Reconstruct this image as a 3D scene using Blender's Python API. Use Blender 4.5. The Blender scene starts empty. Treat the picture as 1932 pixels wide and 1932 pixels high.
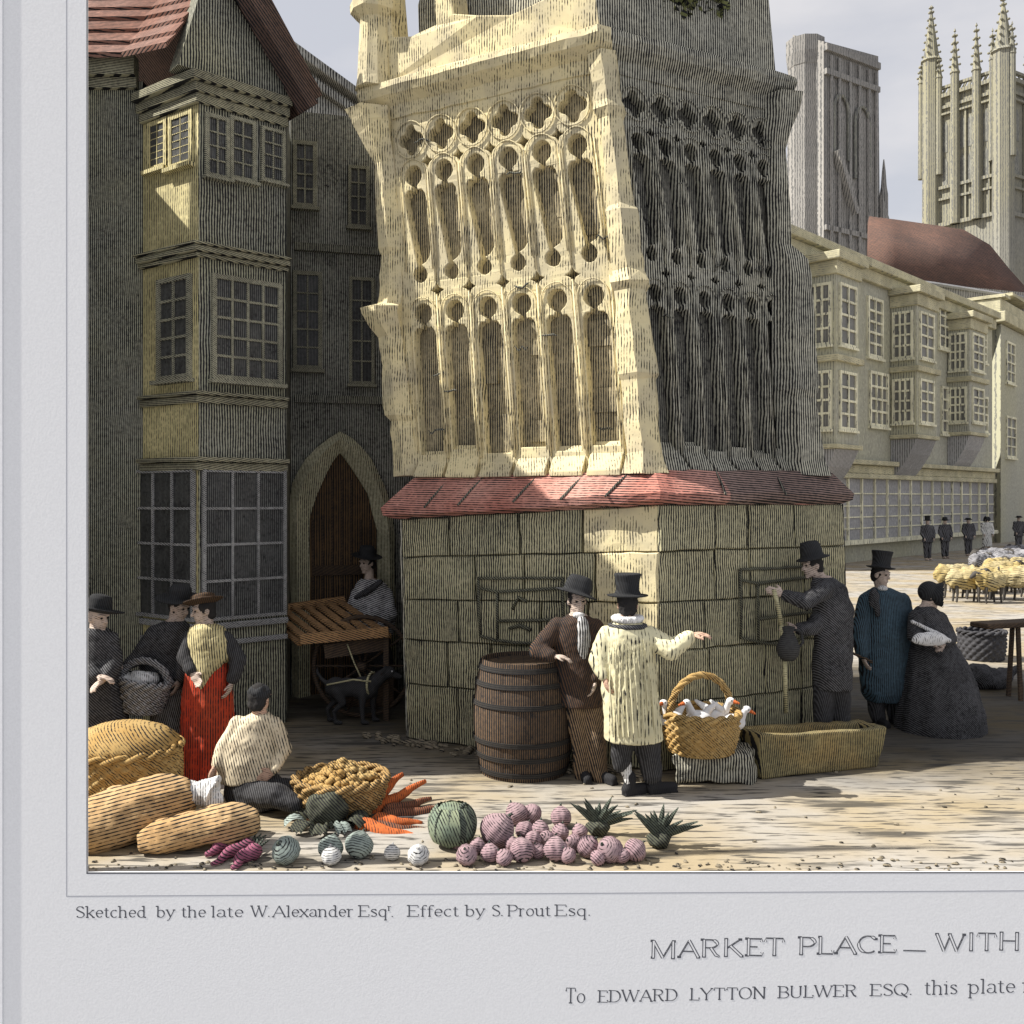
import bpy, bmesh, math, random
from mathutils import Vector, Matrix, noise as mnoise
random.seed(7)
V = Vector
PI = math.pi
S = bpy.context.scene

# ------------------------------------------------------------------ camera, light, exposure
F, CX, HY, EYE = 1800.0, 966.0, 940.0, 2.56      # focal length, centre and horizon in picture units, eye height
cam_d = bpy.data.cameras.new('camera'); cam = bpy.data.objects.new('camera', cam_d)
S.collection.objects.link(cam)
cam.location = (0, 0, EYE); cam.rotation_euler = (PI/2, 0, 0)
cam_d.sensor_width = 36.0; cam_d.lens = F/1932*36.0
cam_d.shift_y = -26.0/1932
cam_d.clip_start = 0.1; cam_d.clip_end = 3000
S.camera = cam
SUN_EL, SUN_AZ = math.radians(47), math.radians(4.5)   # AZ: how far the sun stands in front of the picture plane, on the left
world = bpy.data.worlds.new('World'); S.world = world; world.use_nodes = True
wn = world.node_tree; wn.nodes.clear()
sky = wn.nodes.new('ShaderNodeTexSky'); sky.sky_type = 'NISHITA'; sky.sun_disc = False
sky.sun_elevation = SUN_EL
tosun = V((-math.cos(SUN_AZ), -math.sin(SUN_AZ), math.tan(SUN_EL))).normalized()
sky.sun_rotation = math.atan2(tosun.x, tosun.y)
sky.air_density = 1.0; sky.dust_density = 2.5
bg = wn.nodes.new('ShaderNodeBackground'); bg.inputs[1].default_value = 0.077
wo = wn.nodes.new('ShaderNodeOutputWorld')
# thin pale cloud veil over the blue
tc = wn.nodes.new('ShaderNodeTexCoord'); mp = wn.nodes.new('ShaderNodeMapping')
mp.inputs['Scale'].default_value = (2.2, 2.2, 6.0)
nz = wn.nodes.new('ShaderNodeTexNoise'); nz.inputs['Scale'].default_value = 1.6; nz.inputs['Detail'].default_value = 7
cr = wn.nodes.new('ShaderNodeMapRange'); cr.inputs[1].default_value = .40; cr.inputs[2].default_value = .66
cr.inputs[3].default_value = .66; cr.inputs[4].default_value = .97
mx = wn.nodes.new('ShaderNodeMix'); mx.data_type = 'RGBA'
wn.links.new(tc.outputs['Generated'], mp.inputs[0]); wn.links.new(mp.outputs[0], nz.inputs[0])
wn.links.new(nz.outputs[0], cr.inputs[0]); wn.links.new(cr.outputs[0], mx.inputs[0])
wn.links.new(sky.outputs[0], mx.inputs[6]); mx.inputs[7].default_value = (6.3, 6.2, 6.35, 1)
wn.links.new(mx.outputs[2], bg.inputs[0]); wn.links.new(bg.outputs[0], wo.inputs[0])
sd = bpy.data.lights.new('sun', 'SUN'); sun = bpy.data.objects.new('sun', sd); S.collection.objects.link(sun)
sd.energy = 5.0; sd.angle = math.radians(0.5); sd.color = (1.0, .95, .86)
sun.rotation_euler = (-tosun).to_track_quat('-Z', 'Y').to_euler()
sun.location = (-20, -5, 30)
S.view_settings.view_transform = 'Standard'; S.view_settings.look = 'None'
S.view_settings.gamma = 1.0; S.view_settings.exposure = 0.72

# ------------------------------------------------------------------ helpers
def W(px, py, Y):
    return V(((px-CX)*Y/F, Y, EYE+(HY-py)*Y/F))
def G(px, py):
    return W(px, py, EYE*F/(py-HY))
def lin(r, g, b):
    f = lambda c: (c/255/12.92) if c/255 <= .04045 else ((c/255+.055)/1.055)**2.4
    return (f(r), f(g), f(b))
INK = (.022, .022, .024)
LINE = .60           # how closely the ink lines are drawn
def engraved(name, col, cover=.3, sp=.04, d=(1, 0, 0), wob=.25, wscale=3., patch=.3, pscale=2.2, tone=.15,
             rough=.9, bump=.3, ink=INK, dash=.75, col2=None, spec=.15, local=False, k=1.):
    """a surface drawn over with wavering ink lines, as every surface of the plate is"""
    m = bpy.data.materials.new(name); m.use_nodes = True
    t = m.node_tree; n = t.nodes; L = t.links
    b = n['Principled BSDF']; b.inputs['Roughness'].default_value = rough
    b.inputs['Specular IOR Level'].default_value = spec
    geo = n.new('ShaderNodeTexCoord' if local else 'ShaderNodeNewGeometry'); PO = geo.outputs['Object' if local else 'Position']
    sp *= LINE
    col = tuple(c*k for c in col); col2 = tuple(c*k for c in col2) if col2 else None
    def math_(op, a, c):
        x = n.new('ShaderNodeMath'); x.operation = op
        for i, v in enumerate((a, c)):
            if v is None: continue
            if isinstance(v, (int, float)): x.inputs[i].default_value = v
            else: L.new(v, x.inputs[i])
        return x.outputs[0]
    def noise_(scale, detail, off=0.):
        x = n.new('ShaderNodeTexNoise'); x.inputs['Scale'].default_value = scale
        x.inputs['Detail'].default_value = detail
        if off:
            a = n.new('ShaderNodeVectorMath'); a.operation = 'ADD'; a.inputs[1].default_value = (off, off*1.7, off*.6)
            L.new(PO, a.inputs[0]); L.new(a.outputs[0], x.inputs['Vector'])
        else: L.new(PO, x.inputs['Vector'])
        return x.outputs[0]
    dt = n.new('ShaderNodeVectorMath'); dt.operation = 'DOT_PRODUCT'
    dv = V(d).normalized(); dt.inputs[1].default_value = dv
    L.new(PO, dt.inputs[0])
    ph = math_('ADD', math_('MULTIPLY', dt.outputs['Value'], 2*PI/sp), math_('MULTIPLY', noise_(wscale, 3), 2*PI*wob*5))
    s = math_('SINE', ph, None)
    if dash: s = math_('ADD', s, math_('MULTIPLY', math_('SUBTRACT', noise_(.55/sp, 2, 3.3), .5), dash*3.2))
    thr = math_('SUBTRACT', math.cos(PI*cover), math_('MULTIPLY', math_('SUBTRACT', noise_(pscale, 4, 9.1), .5), patch*6))
    mr = n.new('ShaderNodeMapRange'); mr.interpolation_type = 'SMOOTHSTEP'
    L.new(s, mr.inputs[0]); L.new(math_('SUBTRACT', thr, .3), mr.inputs[1]); L.new(math_('ADD', thr, .3), mr.inputs[2])
    base = n.new('ShaderNodeMix'); base.data_type = 'RGBA'
    c2 = col2 if col2 else tuple(min(1, c*(1+tone)) for c in col)
    c1 = col if col2 else tuple(c*(1-tone) for c in col)
    base.inputs[6].default_value = (*c1, 1); base.inputs[7].default_value = (*c2, 1)
    cr_ = n.new('ShaderNodeMapRange'); cr_.inputs[1].default_value = .38; cr_.inputs[2].default_value = .62
    L.new(noise_(pscale*.6, 5, 21.), cr_.inputs[0]); L.new(cr_.outputs[0], base.inputs[0])
    mixn = n.new('ShaderNodeMix'); mixn.data_type = 'RGBA'; mixn.inputs[7].default_value = (*ink, 1)
    L.new(mr.outputs[0], mixn.inputs[0]); L.new(base.outputs[2], mixn.inputs[6])
    L.new(mixn.outputs[2], b.inputs['Base Color'])
    if bump:
        bp = n.new('ShaderNodeBump'); bp.inputs['Strength'].default_value = bump; bp.inputs['Distance'].default_value = sp*.3
        L.new(math_('SUBTRACT', 1.0, mr.outputs[0]), bp.inputs['Height']); L.new(bp.outputs[0], b.inputs['Normal'])
    return m
def plain(name, col, rough=.85, bumpscale=0, bump=.2, dist=.003, spec=.2):
    m = bpy.data.materials.new(name); m.use_nodes = True
    t = m.node_tree; n = t.nodes; b = n['Principled BSDF']
    b.inputs['Base Color'].default_value = (*col, 1); b.inputs['Roughness'].default_value = rough
    b.inputs['Specular IOR Level'].default_value = spec
    if bumpscale:
        geo = n.new('ShaderNodeNewGeometry'); x = n.new('ShaderNodeTexNoise'); x.inputs['Scale'].default_value = bumpscale
        x.inputs['Detail'].default_value = 5
        t.links.new(geo.outputs['Position'], x.inputs['Vector'])
        bp = n.new('ShaderNodeBump'); bp.inputs['Strength'].default_value = bump; bp.inputs['Distance'].default_value = dist
        t.links.new(x.outputs[0], bp.inputs['Height']); t.links.new(bp.outputs[0], b.inputs['Normal'])
        mixn = n.new('ShaderNodeMix'); mixn.data_type = 'RGBA'
        mixn.inputs[6].default_value = (*[c*.9 for c in col], 1); mixn.inputs[7].default_value = (*[min(1, c*1.08) for c in col], 1)
        t.links.new(x.outputs[0], mixn.inputs[0]); t.links.new(mixn.outputs[2], b.inputs['Base Color'])
    return m

class MB:
    """collects shapes in world coordinates and links them as one mesh object"""
    def __init__(s): s.v = []; s.f = []
    def add(s, vs, fs):
        o = len(s.v); s.v += [V(x) for x in vs]; s.f += [[i+o for i in f] for f in fs]; return s
    def hexa(s, p):      # 4 bottom + 4 top
        return s.add(p, [(3,2,1,0),(4,5,6,7),(0,1,5,4),(1,2,6,5),(2,3,7,6),(3,0,4,7)])
    def box(s, c, sz, rot=None):
        c = V(c); h = V(sz)/2
        p = [V((x*h.x, y*h.y, z*h.z)) for z in (-1,1) for x,y in ((-1,-1),(1,-1),(1,1),(-1,1))]
        if rot is not None: p = [rot @ q for q in p]
        return s.hexa([c+q for q in p])
    def bar(s, a, b, w, h, up=(0,0,1)):
        a = V(a); b = V(b); t = (b-a).normalized(); up = V(up)
        x = t.cross(up).normalized()*w/2; y = x.cross(t).normalized()*h/2
        return s.hexa([a-x-y, a+x-y, b+x-y, b-x-y, a-x+y, a+x+y, b+x+y, b-x+y])
    def extr(s, poly, vec):
        n = len(poly); vec = V(vec); a = [V(p) for p in poly]; b = [p+vec for p in a]
        return s.add(a+b, [list(range(n))[::-1], list(range(n, 2*n))]+[(i, (i+1)%n, n+(i+1)%n, n+i) for i in range(n)])
    def prism(s, pts2, z0, z1):
        return s.extr([(x, y, z0) for x, y in pts2], (0, 0, z1-z0))
    def rings(s, rs, cap=True, closed=False):
        n = len(rs[0]); o = []
        vs = [p for r in rs for p in r]
        m = len(rs)
        for k in range(m if closed else m-1):
            k2 = (k+1) % m
            for i in range(n):
                j = (i+1) % n; o.append((k*n+i, k*n+j, k2*n+j, k2*n+i))
        if cap and not closed: o.append(list(range(n))[::-1]); o.append([(m-1)*n+i for i in range(n)])
        return s.add(vs, o)
    def tube(s, path, radii, n=10, closed=False):
        path = [V(p) for p in path]; m = len(path)
        if isinstance(radii, (int, float)): radii = [radii]*m
        rs = []; prev = None
        for k in range(m):
            if closed: t = (path[(k+1)%m]-path[k-1]).normalized()
            else: t = (path[min(k+1, m-1)]-path[max(k-1, 0)]).normalized()
            if prev is None:
                prev = t.cross(V((0,0,1)) if abs(t.z) < .9 else V((1,0,0))).normalized()
            x = (prev-t*prev.dot(t)).normalized(); prev = x; y = t.cross(x)
            rs.append([path[k]+(x*math.cos(2*PI*i/n)+y*math.sin(2*PI*i/n))*radii[k] for i in range(n)])
        return s.rings(rs, closed=closed)
    def cap(s, a, b, r0, r1, n=12):
        a = V(a); b = V(b); t = (b-a)
        L = t.length; t = t/L if L > 1e-6 else V((0,0,1))
        ps, rr = [], []
        for k in range(4):
            q = PI/2*(1-k/3.) ; ps.append(a-t*r0*math.sin(q)); rr.append(max(r0*math.cos(q), 1e-4))
        for k in range(4):
            q = PI/2*k/3.; ps.append(b+t*r1*math.sin(q)); rr.append(max(r1*math.cos(q), 1e-4))
        x = t.cross(V((0,0,1)) if abs(t.z) < .9 else V((1,0,0))).normalized(); y = t.cross(x)
        return s.rings([[p+(x*math.cos(2*PI*i/n)+y*math.sin(2*PI*i/n))*r for i in range(n)] for p, r in zip(ps, rr)])
    def ell(s, c, r, rot=None, n=16, m=10, fn=None):
        c = V(c); rs = []
        for k in range(m+1):
            q = PI*(k/m)-PI/2; q = max(min(q, PI/2-.02), -PI/2+.02)
            ring = []
            for i in range(n):
                a = 2*PI*i/n; p = V((r[0]*math.cos(q)*math.cos(a), r[1]*math.cos(q)*math.sin(a), r[2]*math.sin(q)))
                if fn: p = fn(p, q, a)
                if rot is not None: p = rot @ p
                ring.append(c+p)
            rs.append(ring)
        return s.rings(rs)
    def lathe(s, c, prof, n=24, rot=None, fn=None):   # prof: (r, z)
        c = V(c); rs = []
        for r, z in prof:
            ring = []
            for i in range(n):
                a = 2*PI*i/n; q = max(r, 1e-4)*(fn(a, z) if fn else 1)
                p = V((q*math.cos(a), q*math.sin(a), z))
                if rot is not None: p = rot @ p
                ring.append(c+p)
            rs.append(ring)
        return s.rings(rs)
    def loft(s, rs, n=28, axis=0., pleat=0, amp=0.):     # rs: (center, rx, ry[, amp]); axis: heading of rx
        out = []
        for q in rs:
            c = V(q[0]); am = q[3] if len(q) > 3 else amp
            ring = []
            for i in range(n):
                a = 2*PI*i/n; k = 1+am*math.sin(pleat*a+c.z*1.3) if pleat else 1
                x, y = q[1]*k*math.cos(a), q[2]*k*math.sin(a)
                ring.append(c+V((x*math.cos(axis)-y*math.sin(axis), x*math.sin(axis)+y*math.cos(axis), 0)))
            out.append(ring)
        return s.rings(out)
    def jitter(s, amt, sc=3.):
        for p in s.v:
            p += mnoise.noise_vector(p*sc)*amt
        return s
    def mesh(s, name, off=V((0,0,0)), smooth=False):
        me = bpy.data.meshes.new(name)
        me.from_pydata([tuple(p-off) for p in s.v], [], s.f)
        bm = bmesh.new(); bm.from_mesh(me); bmesh.ops.recalc_face_normals(bm, faces=bm.faces); bm.to_mesh(me); bm.free()
        if smooth: me.polygons.foreach_set('use_smooth', [True]*len(me.polygons))
        return me
    def build(s, name, mat, parent=None, smooth=False, voxel=0, sm=0, bevel=0, rough=0, rsc=6.):
        off = parent_loc(parent)
        me = s.mesh(name, off, smooth)
        o = bpy.data.objects.new(name, me); S.collection.objects.link(o)
        if parent: o.parent = parent
        if voxel or bevel:
            if voxel:
                md = o.modifiers.new('r', 'REMESH'); md.mode = 'VOXEL'; md.voxel_size = voxel
                if sm:
                    m2 = o.modifiers.new('s', 'SMOOTH'); m2.iterations = sm; m2.factor = .5
            if bevel:
                m3 = o.modifiers.new('b', 'BEVEL'); m3.width = bevel; m3.segments = 2; m3.limit_method = 'ANGLE'; m3.angle_limit = .6
            dg = bpy.context.evaluated_depsgraph_get(); dg.update()
            me2 = bpy.data.meshes.new_from_object(o.evaluated_get(dg))
            o.modifiers.clear(); o.data = me2; me2.name = name; me = me2
            if smooth or voxel: me.polygons.foreach_set('use_smooth', [True]*len(me.polygons))
        if rough:
            for vv in me.vertices:
                p = V(vv.co)+off
                vv.co += mnoise.noise_vector(p*rsc)*rough + mnoise.noise_vector(p*rsc*3.1)*rough*.4
        me.materials.clear(); me.materials.append(mat)
        return o
def parent_loc(o):
    p = V((0,0,0))
    while o is not None: p += V(o.location); o = o.parent
    return p
def tag(o, label=None, cat=None, group=None, kind=None):
    if label: o['label'] = label
    if cat: o['category'] = cat
    if group: o['group'] = group
    if kind: o['kind'] = kind
    return o
def thing(name, loc, label, cat, group=None):
    o = bpy.data.objects.new(name, None); S.collection.objects.link(o); o.location = loc; o.empty_display_size = .1
    return tag(o, label, cat, group)
def dup(o, loc, label=None, rz=0., sc=1.):
    c = o.copy(); S.collection.objects.link(c); c.location = loc
    c.rotation_euler = (o.rotation_euler[0], o.rotation_euler[1], o.rotation_euler[2]+rz)
    c.scale = tuple(x*sc for x in o.scale)
    if label: c['label'] = label
    for ch in o.children:
        d = ch.copy(); S.collection.objects.link(d); d.parent = c
    return c

def plate(outer, holes, thick, bevel=0.0):
    """flat plate with holes in (u, v); returns vertices (u, v, depth) and faces, depth 0 = front, thick = back"""
    cu = bpy.data.curves.new('tmp', 'CURVE'); cu.dimensions = '2D'; cu.fill_mode = 'BOTH'
    cu.extrude = thick/2; cu.bevel_depth = bevel; cu.bevel_resolution = 1
    for pts in [outer]+holes:
        sp = cu.splines.new('POLY'); sp.points.add(len(pts)-1); sp.use_cyclic_u = True
        for p, q in zip(sp.points, pts): p.co = (q[0], q[1], 0, 1)
    o = bpy.data.objects.new('tmp', cu); S.collection.objects.link(o)
    dg = bpy.context.evaluated_depsgraph_get(); dg.update()
    me = bpy.data.meshes.new_from_object(o.evaluated_get(dg))
    vs = [(v.co.x, v.co.y, thick/2-v.co.z) for v in me.vertices]
    fs = [list(p.vertices) for p in me.polygons]
    bpy.data.objects.remove(o); bpy.data.curves.remove(cu); bpy.data.meshes.remove(me)
    return vs, fs

class Wall:
    """a vertical wall between two ground points; picture columns and rows are turned into real positions on it"""
    def __init__(s, a, b):
        s.a = V((a[0], a[1], 0)); s.b = V((b[0], b[1], 0)); s.t = (s.b-s.a).normalized(); s.len = (s.b-s.a).length
        s.n = V((s.t.y, -s.t.x, 0))
    def u(s, px):
        k = (px-CX)/F      # X = k Y
        return (k*s.a.y-s.a.x)/(s.t.x-k*s.t.y)
    def z(s, px, py):
        Y = s.a.y+s.t.y*s.u(px); return EYE+(HY-py)*Y/F
    def p(s, u, z, out=0.):
        return s.a+s.t*u+s.n*out+V((0,0,z))
    def rect(s, x0, x1, y0, y1):
        c = (x0+x1)/2; return s.u(x0), s.u(x1), s.z(c, y1), s.z(c, y0)
    def slab(s, mb, u0, u1, z0, z1, o0, o1):
        return mb.hexa([s.p(u0,z0,o1), s.p(u1,z0,o1), s.p(u1,z0,o0), s.p(u0,z0,o0), s.p(u0,z1,o1), s.p(u1,z1,o1), s.p(u1,z1,o0), s.p(u0,z1,o0)])
def window(wall, r, cols, rows, parent, fm, pm, fw=.07, bw=.03, out=.05, name='window', sill=True, px=True, lead=None):
    u0, u1, z0, z1 = wall.rect(*r) if px else r
    mb = MB()
    wall.slab(mb, u0-fw, u0, z0-fw, z1+fw, 0.002, out); wall.slab(mb, u1, u1+fw, z0-fw, z1+fw, 0.002, out)
    wall.slab(mb, u0, u1, z1, z1+fw, 0.002, out-.002); wall.slab(mb, u0, u1, z0-fw, z0, 0.002, out-.002)
    for i in range(1, cols):
        u = u0+(u1-u0)*i/cols; wall.slab(mb, u-bw/2, u+bw/2, z0, z1, .02, out-.008)
    for i in range(1, rows):
        z = z0+(z1-z0)*i/rows; wall.slab(mb, u0, u1, z-bw/2, z+bw/2, .02, out-.012)
    w = mb.build(name, fm, parent)
    g = MB(); 
    for i in range(cols):          # each light sits at its own slight tilt, as old glass does
        for j in range(rows):
            a, b = u0+(u1-u0)*i/cols, u0+(u1-u0)*(i+1)/cols; c, d = z0+(z1-z0)*j/rows, z0+(z1-z0)*(j+1)/rows
            k = [random.uniform(.012, .02) for _ in range(4)]
            g.add([wall.p(a,c,k[0]), wall.p(b,c,k[1]), wall.p(b,d,k[2]), wall.p(a,d,k[3]),
                   wall.p(a,c,.001), wall.p(b,c,.001), wall.p(b,d,.001), wall.p(a,d,.001)],
                  [(0,1,2,3),(7,6,5,4),(0,4,5,1),(1,5,6,2),(2,6,7,3),(3,7,4,0)])
    g.build('pane', pm, w)
    if sill:
        q = MB(); wall.slab(q, u0-fw*1.6, u1+fw*1.6, z0-fw*1.9, z0-fw-.002, .001, out+.06); q.build('sill', fm, w)
    return w
# ------------------------------------------------------------------ materials
M = {}
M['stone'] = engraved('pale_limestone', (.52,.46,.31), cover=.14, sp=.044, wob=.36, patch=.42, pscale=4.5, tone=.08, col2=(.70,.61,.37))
M['stone_recess'] = engraved('recess_limestone', (.40,.345,.225), cover=.40, sp=.04, wob=.22, patch=.4, pscale=3.)  # darker, denser ink paints the shade inside the recesses
M['stone_sooty'] = engraved('sooty_limestone', (.52,.50,.40), cover=.54, sp=.042, wob=.3, patch=.26, pscale=3., col2=(.44,.43,.36))  # shade of the right-hand faces painted in as denser, darker ink
M['stone_sooty_recess'] = engraved('sooty_recess', (.30,.29,.245), cover=.64, sp=.036, wob=.2, patch=.3)  # right-hand recess shade put into the colour
M['plinth'] = engraved('plinth_block', (.50,.465,.30), cover=.48, sp=.040, wob=.42, wscale=3.5, patch=.28, col2=(.41,.39,.26), pscale=2.)
M['mortar'] = engraved('mortar', (.22,.22,.18), cover=.6, sp=.03)
M['carving'] = engraved('carved_edge', (.16,.16,.11), cover=.5, sp=.03, d=(.6,.2,.7))
M['coping_sooty'] = engraved('sooty_coping', (.27,.19,.165), cover=.46, sp=.04, d=(.05,.05,1), wob=.14, patch=.3)  # darker copy of the coping: shade painted on its right-hand run
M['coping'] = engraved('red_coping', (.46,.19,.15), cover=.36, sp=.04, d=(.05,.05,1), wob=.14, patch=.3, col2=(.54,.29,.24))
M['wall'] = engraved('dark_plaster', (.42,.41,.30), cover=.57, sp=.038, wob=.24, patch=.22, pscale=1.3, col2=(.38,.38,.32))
M['wall_lit'] = engraved('bay_plaster', (.60,.53,.29), cover=.3, sp=.044, wob=.25, patch=.25, pscale=1.5)  # brighter plaster copy: sunlight painted on the left facet of the bay
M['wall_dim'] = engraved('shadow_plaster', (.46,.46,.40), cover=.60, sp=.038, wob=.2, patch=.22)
M['trim'] = engraved('painted_trim', (.42,.40,.28), cover=.5, sp=.03, d=(.1,.1,1), wob=.1, patch=.2)
M['frame'] = engraved('window_bars', (.34,.33,.25), cover=.3, sp=.03, d=(.5,.2,.8), patch=.2)
M['frame_grey'] = engraved('shop_bars', (.36,.36,.36), cover=.3, sp=.03, d=(.5,.2,.8), patch=.2)
M['glass'] = engraved('dark_lattice_glass', (.14,.143,.14), cover=.64, sp=.03, wob=.15, patch=.3, pscale=5., rough=.4, spec=.3, bump=.1)
M['glass_lit'] = engraved('sparkling_lattice_glass', (.5,.47,.32), cover=.62, sp=.035, wob=.5, patch=.6, pscale=9., rough=.4)
M['roof_red'] = engraved('red_tiles', (.27,.135,.10), cover=.36, sp=.05, d=(.1,.3,1), wob=.3, patch=.2, col2=(.33,.20,.165))
M['barge'] = engraved('brown_boards', (.125,.08,.066), cover=.45, sp=.045, d=(.75,0,.55), wob=.1)
M['brick'] = engraved('chimney_brick', (.40,.19,.14), cover=.3, sp=.06, d=(0,0,1))
M['greystone'] = engraved('grey_stone', (.33,.33,.31), cover=.42, sp=.06, wob=.2)
M['arch'] = engraved('arch_stone', (.58,.55,.38), cover=.36, sp=.034, wob=.12, patch=.15)
M['plank'] = engraved('door_plank', (.16,.10,.05), cover=.5, sp=.05, wob=.08)
M['far_wall'] = engraved('far_plaster', (.46,.45,.33), cover=.28, sp=.13, wob=.18, patch=.16, pscale=.25, col2=(.42,.42,.36), bump=.1, ink=(.2,.2,.185))  # haze of distance painted in: greyer ink on the far materials
M['far_trim'] = engraved('far_trim', (.48,.45,.31), cover=.15, sp=.12, d=(.1,.1,1), patch=.15, bump=.1, ink=(.2,.2,.18))
M['far_frame'] = engraved('far_bars', (.7,.68,.52), cover=.05, sp=.2, patch=.1, bump=0, ink=(.15,.15,.145))
M['far_glass'] = engraved('far_glass', (.2,.2,.19), cover=.5, sp=.12, rough=.4, bump=0, ink=(.15,.15,.145))
M['far_shop'] = engraved('far_shop', (.40,.40,.41), cover=.42, sp=.12, wob=.1, pscale=.3, bump=0, ink=(.16,.16,.165))
M['far_stone'] = engraved('far_ruin_stone', (.30,.29,.275), cover=.4, sp=.3, wob=.2, patch=.15, pscale=.12, bump=.1, ink=(.13,.13,.13))
M['far_yellow'] = engraved('far_church_stone', (.29,.275,.195), cover=.32, sp=.42, wob=.15, patch=.15, pscale=.08, col2=(.26,.255,.225), bump=.1, ink=(.15,.15,.14))
M['far_dark'] = engraved('far_recess', (.24,.24,.21), cover=.45, sp=.5, bump=0, ink=(.15,.15,.145))
M['far_roof'] = engraved('far_tiles', (.15,.085,.065), cover=.42, sp=.26, d=(.5,0,.8), wob=.15, pscale=.3, bump=0, ink=(.05,.042,.04))
M['ground'] = None
M['skin'] = engraved('skin', (.50,.33,.245), cover=.07, sp=.026, d=(.3,.2,.9), patch=.12)
M['skin_pale'] = engraved('shaded_skin', (.52,.42,.36), cover=.12, sp=.026, d=(.3,.2,.9), patch=.15)
M['eye'] = plain('eye', (.02,.02,.02))
def cloth(n, c, cover, sp=.028, d=(1,.3,.25), wob=.15, patch=.25, **k): M[n] = engraved(n, c, cover=cover, sp=sp, d=d, wob=wob, patch=patch, pscale=4., **k)
cloth('black_cloth', (.12,.12,.128), .66, d=(.8,.3,.8)); cloth('black_hat', (.035,.037,.04), .5); cloth('brown_coat', (.11,.062,.038), .64)
cloth('striped_trousers', (.26,.18,.11), .55); cloth('waistcoat', (.5,.5,.5), .5, sp=.035, d=(1,.3,0))
cloth('smock', (.62,.58,.39), .10, sp=.055, d=(1,.2,0), wob=.08, patch=.15); cloth('white_linen', (.68,.68,.68), .15, sp=.03, d=(1,.3,0))
cloth('blue_coat', (.062,.105,.14), .4, sp=.03, d=(1,.2,0)); cloth('dark_trousers', (.07,.07,.075), .55)
cloth('red_skirt', (.50,.055,.025), .3, sp=.036, d=(1,.2,0), wob=.05, col2=(.40,.07,.03)); cloth('shawl', (.56,.49,.27), .28, sp=.036, d=(1,.2,.1), wob=.08)
cloth('shirt', (.60,.52,.38), .24, sp=.036, d=(1,.2,.28), wob=.08); cloth('brown_hat', (.085,.052,.03), .45); cloth('leather', (.03,.03,.033), .4)
cloth('striped_shawl', (.55,.55,.56), .52, sp=.036, d=(.35,.1,1), wob=.06); cloth('grey_cloth', (.3,.3,.31), .5)
cloth('far_coat', (.12,.12,.13), .4, sp=.1); cloth('far_pale', (.62,.62,.6), .2, sp=.1)
cloth('hair', (.03,.028,.027), .4, sp=.02)
M['wicker'] = engraved('wicker', (.52,.33,.12), cover=.22, sp=.03, d=(.6,.2,.7), patch=.3, pscale=6., col2=(.6,.42,.18), k=0.75)
M['wicker_dark'] = engraved('old_wicker', (.34,.22,.09), cover=.3, sp=.03, d=(.6,.2,.7), patch=.3, pscale=6.)
M['wicker_grey'] = engraved('grey_wicker', (.33,.33,.34), cover=.42, sp=.03, d=(.6,.2,.7), patch=.3, pscale=6.)
M['wicker_black'] = engraved('black_wicker', (.09,.09,.10), cover=.5, sp=.03, d=(.1,.2,1), patch=.3)
M['barrel'] = engraved('barrel_stave', (.15,.098,.06), cover=.6, sp=.034, d=(1,0,0), wob=.06, patch=.2)
M['hoop'] = engraved('iron_hoop', (.04,.037,.034), cover=.4, sp=.03, d=(0,0,1))
M['wood'] = engraved('cart_wood', (.40,.235,.11), cover=.36, sp=.036, d=(.2,.5,.8), wob=.08)
M['wood_dark'] = engraved('dark_wood', (.12,.08,.05), cover=.5, sp=.03, d=(.2,.3,1))
M['trough'] = engraved('trough_stone', (.36,.27,.12), cover=.42, sp=.032, d=(1,.2,.15), wob=.25, patch=.3, pscale=4., col2=(.29,.25,.13))
M['sack'] = engraved('sackcloth', (.60,.38,.18), cover=.3, sp=.042, d=(-.25,.2,1), wob=.12, patch=.2, pscale=3., col2=(.66,.46,.25), k=0.75)
M['dog'] = engraved('dog_coat', (.05,.05,.052), cover=.5, sp=.025, d=(.5,.3,.7))
M['sheep'] = engraved('cream_wool', (.62,.48,.20), cover=.16, sp=.09, d=(.2,.4,1), patch=.4, pscale=3., col2=(.7,.6,.35), k=0.62)
M['sheep_grey'] = engraved('grey_wool', (.42,.42,.45), cover=.3, sp=.09, d=(.2,.4,1), patch=.4, pscale=3., k=0.65)
M['sheep_face'] = plain('sheep_face', (.07,.065,.06))
M['carrot'] = engraved('carrot', (.58,.15,.045), cover=.2, sp=.03, d=(1,.4,0), patch=.25, pscale=7., wob=.2, k=0.85)
M['carrot_dark'] = engraved('muddy_carrot', (.22,.09,.05), cover=.4, sp=.03, d=(1,.4,0), patch=.25, pscale=7.)
M['cabbage'] = engraved('cabbage', (.22,.28,.21), cover=.3, sp=.034, d=(.9,.2,.4), patch=.3, pscale=6., col2=(.36,.40,.26), k=0.75, local=True)
M['turnip'] = engraved('grey_turnip', (.34,.40,.37), cover=.26, sp=.026, d=(0,0,1), patch=.2, pscale=6., wob=.35, k=0.75, local=True)
M['white_turnip'] = engraved('white_turnip', (.74,.74,.73), cover=.2, sp=.024, d=(0,0,1), patch=.2, pscale=6., wob=.35, k=0.75, local=True)
M['onion'] = engraved('purple_onion', (.45,.30,.335), cover=.24, sp=.026, d=(0,0,1), patch=.25, pscale=5., wob=.35, col2=(.50,.37,.39), k=0.68, local=True)
M['beet'] = engraved('purple_root', (.30,.10,.16), cover=.34, sp=.028, d=(.5,.2,.9), patch=.25, pscale=5., k=0.9)
M['leaf'] = engraved('dark_leaf', (.10,.12,.095), cover=.4, sp=.025, d=(.7,.2,.7), patch=.3, pscale=6.)
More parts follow.
